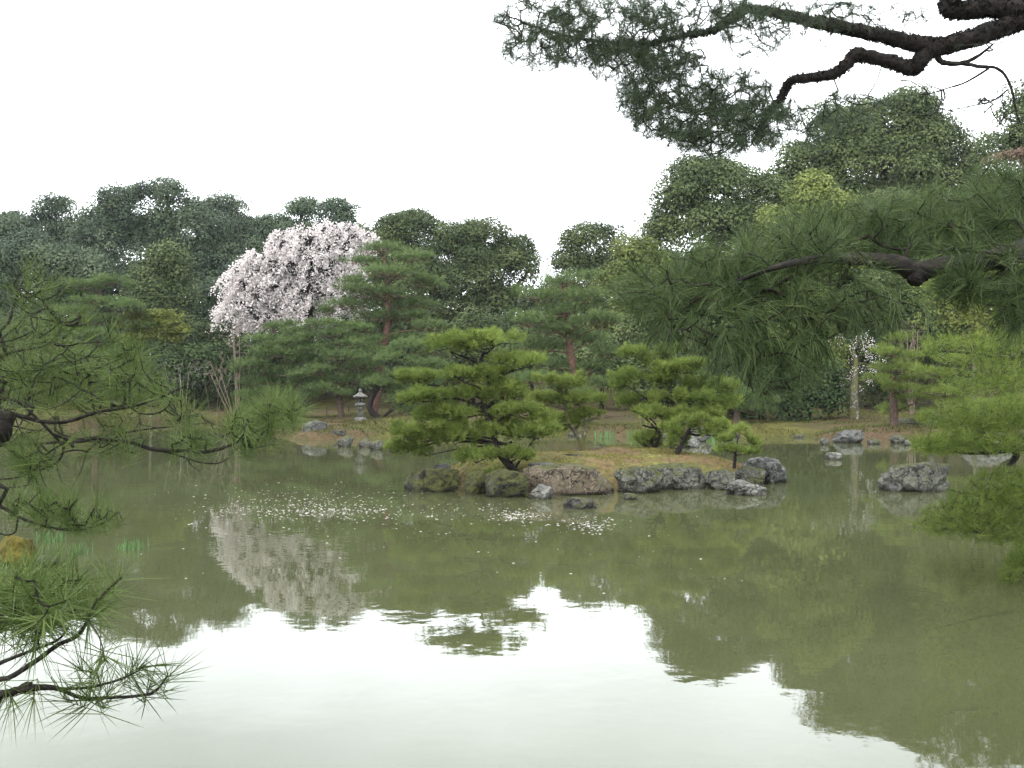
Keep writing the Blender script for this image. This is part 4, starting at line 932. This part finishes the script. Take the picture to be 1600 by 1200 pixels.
# second bright pine, farther along the right bank
tb = np.array((13.2, 17.6, gz(13.2, 17.6) - .1)); D = 17
root = thing('pine_tree', tb, 'bright long needled pine on the right bank below the big dark limb', 'tree')
g = Geo(); tube(g, spline(np.array([tb, tb + (-.4, 0, 1.2), tb + (-1.2, 0, 2.4), tb + (-1.5, 0, 3.6), tb + (-1.4, 0, 4.4)]), 24), [.18, .15, .12, .09, .03], 12, rough=.08, rng=RNG(5))
g.build('trunk', M['bark'], root, True)
kw.update(L=.14, w=.0075, r_twig=.0018, kn=13)
near_bough(root, [([tb + (-1.0, 0, 2.1), P(1640, 555, D), P(1580, 560, D), P(1520, 552, D), P(1460, 548, D)], [.08, .06, .04, .025, .01])],
    [(1500, 545, 60, 22), (1570, 540, 56, 30), (1470, 535, 34, 14, .7), (1560, 580, 60, 24), (1520, 600, 60, 20, .7), (1590, 610, 40, 24)], 1000, (15.6, 18.4), 831, **kw)
near_bough(root, [([tb + (-1.5, 0, 3.3), P(1640, 470, D), P(1580, 480, D), P(1540, 475, D), P(1480, 460, D)], [.06, .05, .035, .02, .008])],
    [(1560, 455, 60, 24), (1480, 450, 46, 16, .7), (1590, 500, 40, 30), (1600, 440, 50, 40)], 650, (15.6, 18.4), 832, **kw)

# ------------------------------------------------------------------ stone lantern
def lathe(g, prof, n, rot=0):
    pr = np.array(prof, float); k = len(pr); a = np.arange(n) * 2 * math.pi / n + rot
    v = np.stack((pr[:, None, 0] * np.cos(a), pr[:, None, 0] * np.sin(a), np.broadcast_to(pr[:, None, 1], (k, n))), -1).reshape(-1, 3)
    i = np.arange(k - 1)[:, None] * n; j = np.arange(n)[None]; j2 = (j + 1) % n
    g.add(v, np.stack((i + j, i + j2, i + n + j2, i + n + j), -1).reshape(-1, 4))
d = 41.2; lx = (563 - CX) / F * d; lz = gz(lx, d)
root = thing('stone_lantern', (lx, d, lz - .04), 'weathered grey stone lantern on the grass of the far left bank', 'lantern')
def lpart(name, prof, n=6, rot=0, parent=root):
    g = Geo(); lathe(g, [(r_ * .9, z_ * .9) for r_, z_ in prof], n, rot); g2 = g
    o = g2.build(name, M['lantern'], None); o.parent = parent; return o
lpart('base', [(0, -.05), (.30, -.05), (.30, .10), (.22, .18), (0, .18)])
lpart('pillar', [(0, .18), (.13, .18), (.115, .42), (.115, .52), (.13, .66), (0, .66)], 12)
lpart('platform', [(0, .66), (.15, .66), (.25, .74), (.25, .81), (.20, .83), (0, .83)])
fb = lpart('firebox', [(0, .83), (.17, .83), (.17, 1.10), (0, 1.10)], 6, .2)
for q in range(6):
    a = q * math.pi / 3 + .2 + math.pi / 6
    g = Geo(); c, s_ = math.cos(a), math.sin(a); r = .1335; hw, z0, z1 = .048, .79, .95
    pts = []
    for rr in (r, r + .004):
        for sx, z in ((-hw, z0), (hw, z0), (hw, z1), (-hw, z1)): pts.append((rr * c - sx * s_, rr * s_ + sx * c, z))
    g.add(pts, [(0, 1, 2, 3), (4, 5, 6, 7), (0, 1, 5, 4), (1, 2, 6, 5), (2, 3, 7, 6), (3, 0, 4, 7)])
    w_ = g.build('window', M['bark_black']); w_.parent = fb
lpart('roof', [(0, 1.10), (.30, 1.08), (.345, 1.13), (.335, 1.17), (.20, 1.24), (.10, 1.31), (.07, 1.33), (0, 1.33)])
lpart('finial', [(0, 1.33), (.06, 1.33), (.05, 1.35), (.085, 1.40), (.075, 1.45), (.02, 1.51), (0, 1.52)], 10)

# ------------------------------------------------------------------ low fence on the left bank
d0 = 50.0
fx = np.linspace((250 - CX) / F * d0, (640 - CX) / F * d0, 13)
root = thing('garden_fence', (fx[0], d0, gz(fx[0], d0)), 'low dark post and rope fence on the grass of the left bank', 'fence')
tops = []
for q, x in enumerate(fx):
    y = d0 + .4 * math.sin(q * .8); z = gz(x, y); g = Geo()
    tube(g, spline(np.array([(x, y, z - .05), (x + .01, y, z + .25), (x, y, z + .48)]), 4), [.035, .033, .03], 8, cap=True); tops.append((x, y, z + .38))
    g.build('post', M['post'], root)
g = Geo()
for a, b_ in zip(tops[:-1], tops[1:]):
    a, b_ = np.array(a), np.array(b_); tube(g, spline(np.array([a, (a + b_) / 2 - (0, 0, .05), b_]), 7), [.012, .012], 5)
g.build('rope', M['post'], root)

# ------------------------------------------------------------------ iris clumps at the water's edge
def iris(px, ybot, w, h, n, label, seed):
    rng = RNG(seed); p = water_at(px, ybot); s = p[1] / F; g = Geo()
    for _ in range(n):
        b_ = p + np.array((rng.normal() * w * s * .3, rng.normal() * w * s * .3, -.05))
        hh = h * s * (.6 + .5 * rng.random()); dx = rng.normal(0, .13, 2) * hh; bw = max(.007, .8 * s)
        sd_ = nrm(np.array((rng.normal(), rng.normal() * .5, 0))) * bw
        m_ = b_ + np.array((dx[0] * .4, dx[1] * .4, hh * .6)); tp_ = b_ + np.array((dx[0], dx[1], hh))
        g.add([b_ - sd_, b_ + sd_, m_ + sd_ * .8, m_ - sd_ * .8, tp_], [(0, 1, 2, 3)], [(3, 2, 4)], rng.random())
    o = g.build('iris_clump', M['iris']); local(o, p); tag(o, label, 'water plant', 'iris clumps along the waterline')
iris(945, 684, 24, 16, 34, 'iris clump at the far bank left of the forked gap', 901)
iris(992, 684, 20, 16, 26, 'iris clump at the far bank behind the right islet pine', 902)
iris(1108, 686, 24, 20, 40, 'iris clump in the water left of the sapling pine', 903)
iris(1132, 684, 16, 16, 24, 'iris clump in the water just above the sapling pine', 904)
iris(513, 684, 8, 12, 12, 'tiny iris clump beside the square rock at the left shore', 905)
iris(204, 858, 36, 26, 42, 'bright iris clump in the water right of the near needle tuft', 906)
iris(122, 866, 30, 28, 34, 'iris clump in the water between the moss mound and the bright clump', 907)
iris(82, 846, 40, 30, 44, 'iris clump behind the golden moss mound', 908)
iris(2, 900, 20, 34, 24, 'iris clump before the golden moss mound', 909)

# ------------------------------------------------------------------ moss tufts, fallen needles and low grass
def cover(name, pts, hgt, wid, mt, label, seed, flat=.6):
    rng = RNG(seed); g = Geo(); n = len(pts)
    d_ = rng.standard_normal((n, 3)) * np.array((flat, flat, .2)) + np.array((0, 0, 1 - flat * .6)); d_[:, 2] = np.abs(d_[:, 2]); d_ = nrm(d_)
    sd_ = nrm(np.cross(d_, rng.standard_normal((n, 3)))) * (wid * (.6 + .8 * rng.random(n)))[:, None]
    h_ = (hgt * (.5 + rng.random(n)))[:, None]
    v = np.stack((pts - sd_, pts + sd_, pts + d_ * h_), 1)
    g.add(v.reshape(-1, 3), None, np.arange(n * 3).reshape(-1, 3), rng.random(n))
    tag(g.build(name, M[mt]), label, kind='stuff')
rng = RNG(930)
xy = rng.random((26000, 2)) * np.array((9.2, 6)) + np.array((-2.6, 17.6)); zz = isle_z(xy[:, 0], xy[:, 1])
pts = np.column_stack((xy, zz))[zz > .12]
cover('fallen_needles', pts[::2], .07, .004, 'litter', 'fallen brown pine needles on the islet', 931, 1.)
cl = np.sin(pts[:, 0] * 2.1 + 1) * np.cos(pts[:, 1] * 2.7) + .4 * np.sin(pts[:, 0] * 6 + pts[:, 1] * 5) > .15
cover('moss', pts[cl], .045, .010, 'moss_tuft', 'yellow green moss tufts on the islet', 932, .5)
xy = rng.random((90000, 2)) * np.array((50, 16)) + np.array((-24, 33)); sdv = pond_sd(xy[:, 0], xy[:, 1]); zz = land(xy[:, 0], xy[:, 1])
k_ = (zz > .03) & (rng.random(len(zz)) < np.clip(1.2 - sdv / 5, .12, 1)) & (np.sin(xy[:, 0] * .9) + np.sin(xy[:, 1] * 1.3 + xy[:, 0] * .4) > -.6)
cover('grass', np.column_stack((xy, zz))[k_], .11, .016, 'bank_grass', 'short grass and moss along the far bank', 933, .5)

# ------------------------------------------------------------------ fallen blossom on the water, with flecks painted in for ripple glints
rng = RNG(950); g = Geo(); c = []
for cx, cy, rx, ry, n in ((480, 786, 170, 30, 520), (500, 800, 150, 12, 380), (740, 795, 70, 14, 60), (812, 806, 44, 9, 200), (922, 820, 46, 12, 190), (640, 815, 300, 30, 120), (800, 860, 620, 90, 36)):  # the two small dense patches stand in for sky glints on ripples
    k = 0
    while k < n:
        px, py = rng.normal(cx, rx * .5), rng.normal(cy, ry * .5)
        if py < 700: continue
        c.append((*water_at(px, py)[:2], .004)); k += 1
c = np.array(c); n = len(c)
ang = np.arange(6) * math.pi / 3
rad = .006 + .016 * rng.random(n) ** 2
v = c[:, None] + rad[:, None, None] * np.stack((np.cos(ang), np.sin(ang) * .8, 0 * ang), -1)[None] * (.8 + .4 * rng.random((n, 6, 1)))
o = mesh_np('petals_and_glints', v.reshape(-1, 3), [np.arange(n * 6).reshape(-1, 6)], M['blossom'], tint=rng.random(n))
tag(o, 'fallen pale blossom floating on the pond, with painted flecks for ripple glints', kind='stuff')

# ------------------------------------------------------------------ thin haze in the air
x0, x1, y0, y1, z0, z1 = -140, 140, -20, 160, -2, 26
v = [(x, y, z) for z in (z0, z1) for x, y in ((x0, y0), (x1, y0), (x1, y1), (x0, y1))]
o = mesh_np('haze', v, [np.array([(3, 2, 1, 0), (4, 5, 6, 7), (0, 1, 5, 4), (1, 2, 6, 5), (2, 3, 7, 6), (3, 0, 4, 7)])])
hm = bpy.data.materials.new('thin_haze'); hm.use_nodes = True; hm.node_tree.nodes.clear()
pv = hm.node_tree.nodes.new('ShaderNodeVolumePrincipled'); pv.inputs['Density'].default_value = .00016
pv.inputs['Color'].default_value = (.86, .92, 1., 1)
ou = hm.node_tree.nodes.new('ShaderNodeOutputMaterial'); hm.node_tree.links.new(pv.outputs[0], ou.inputs['Volume'])
o.data.materials.append(hm)
tag(o, 'thin pale haze over the pond', kind='stuff')
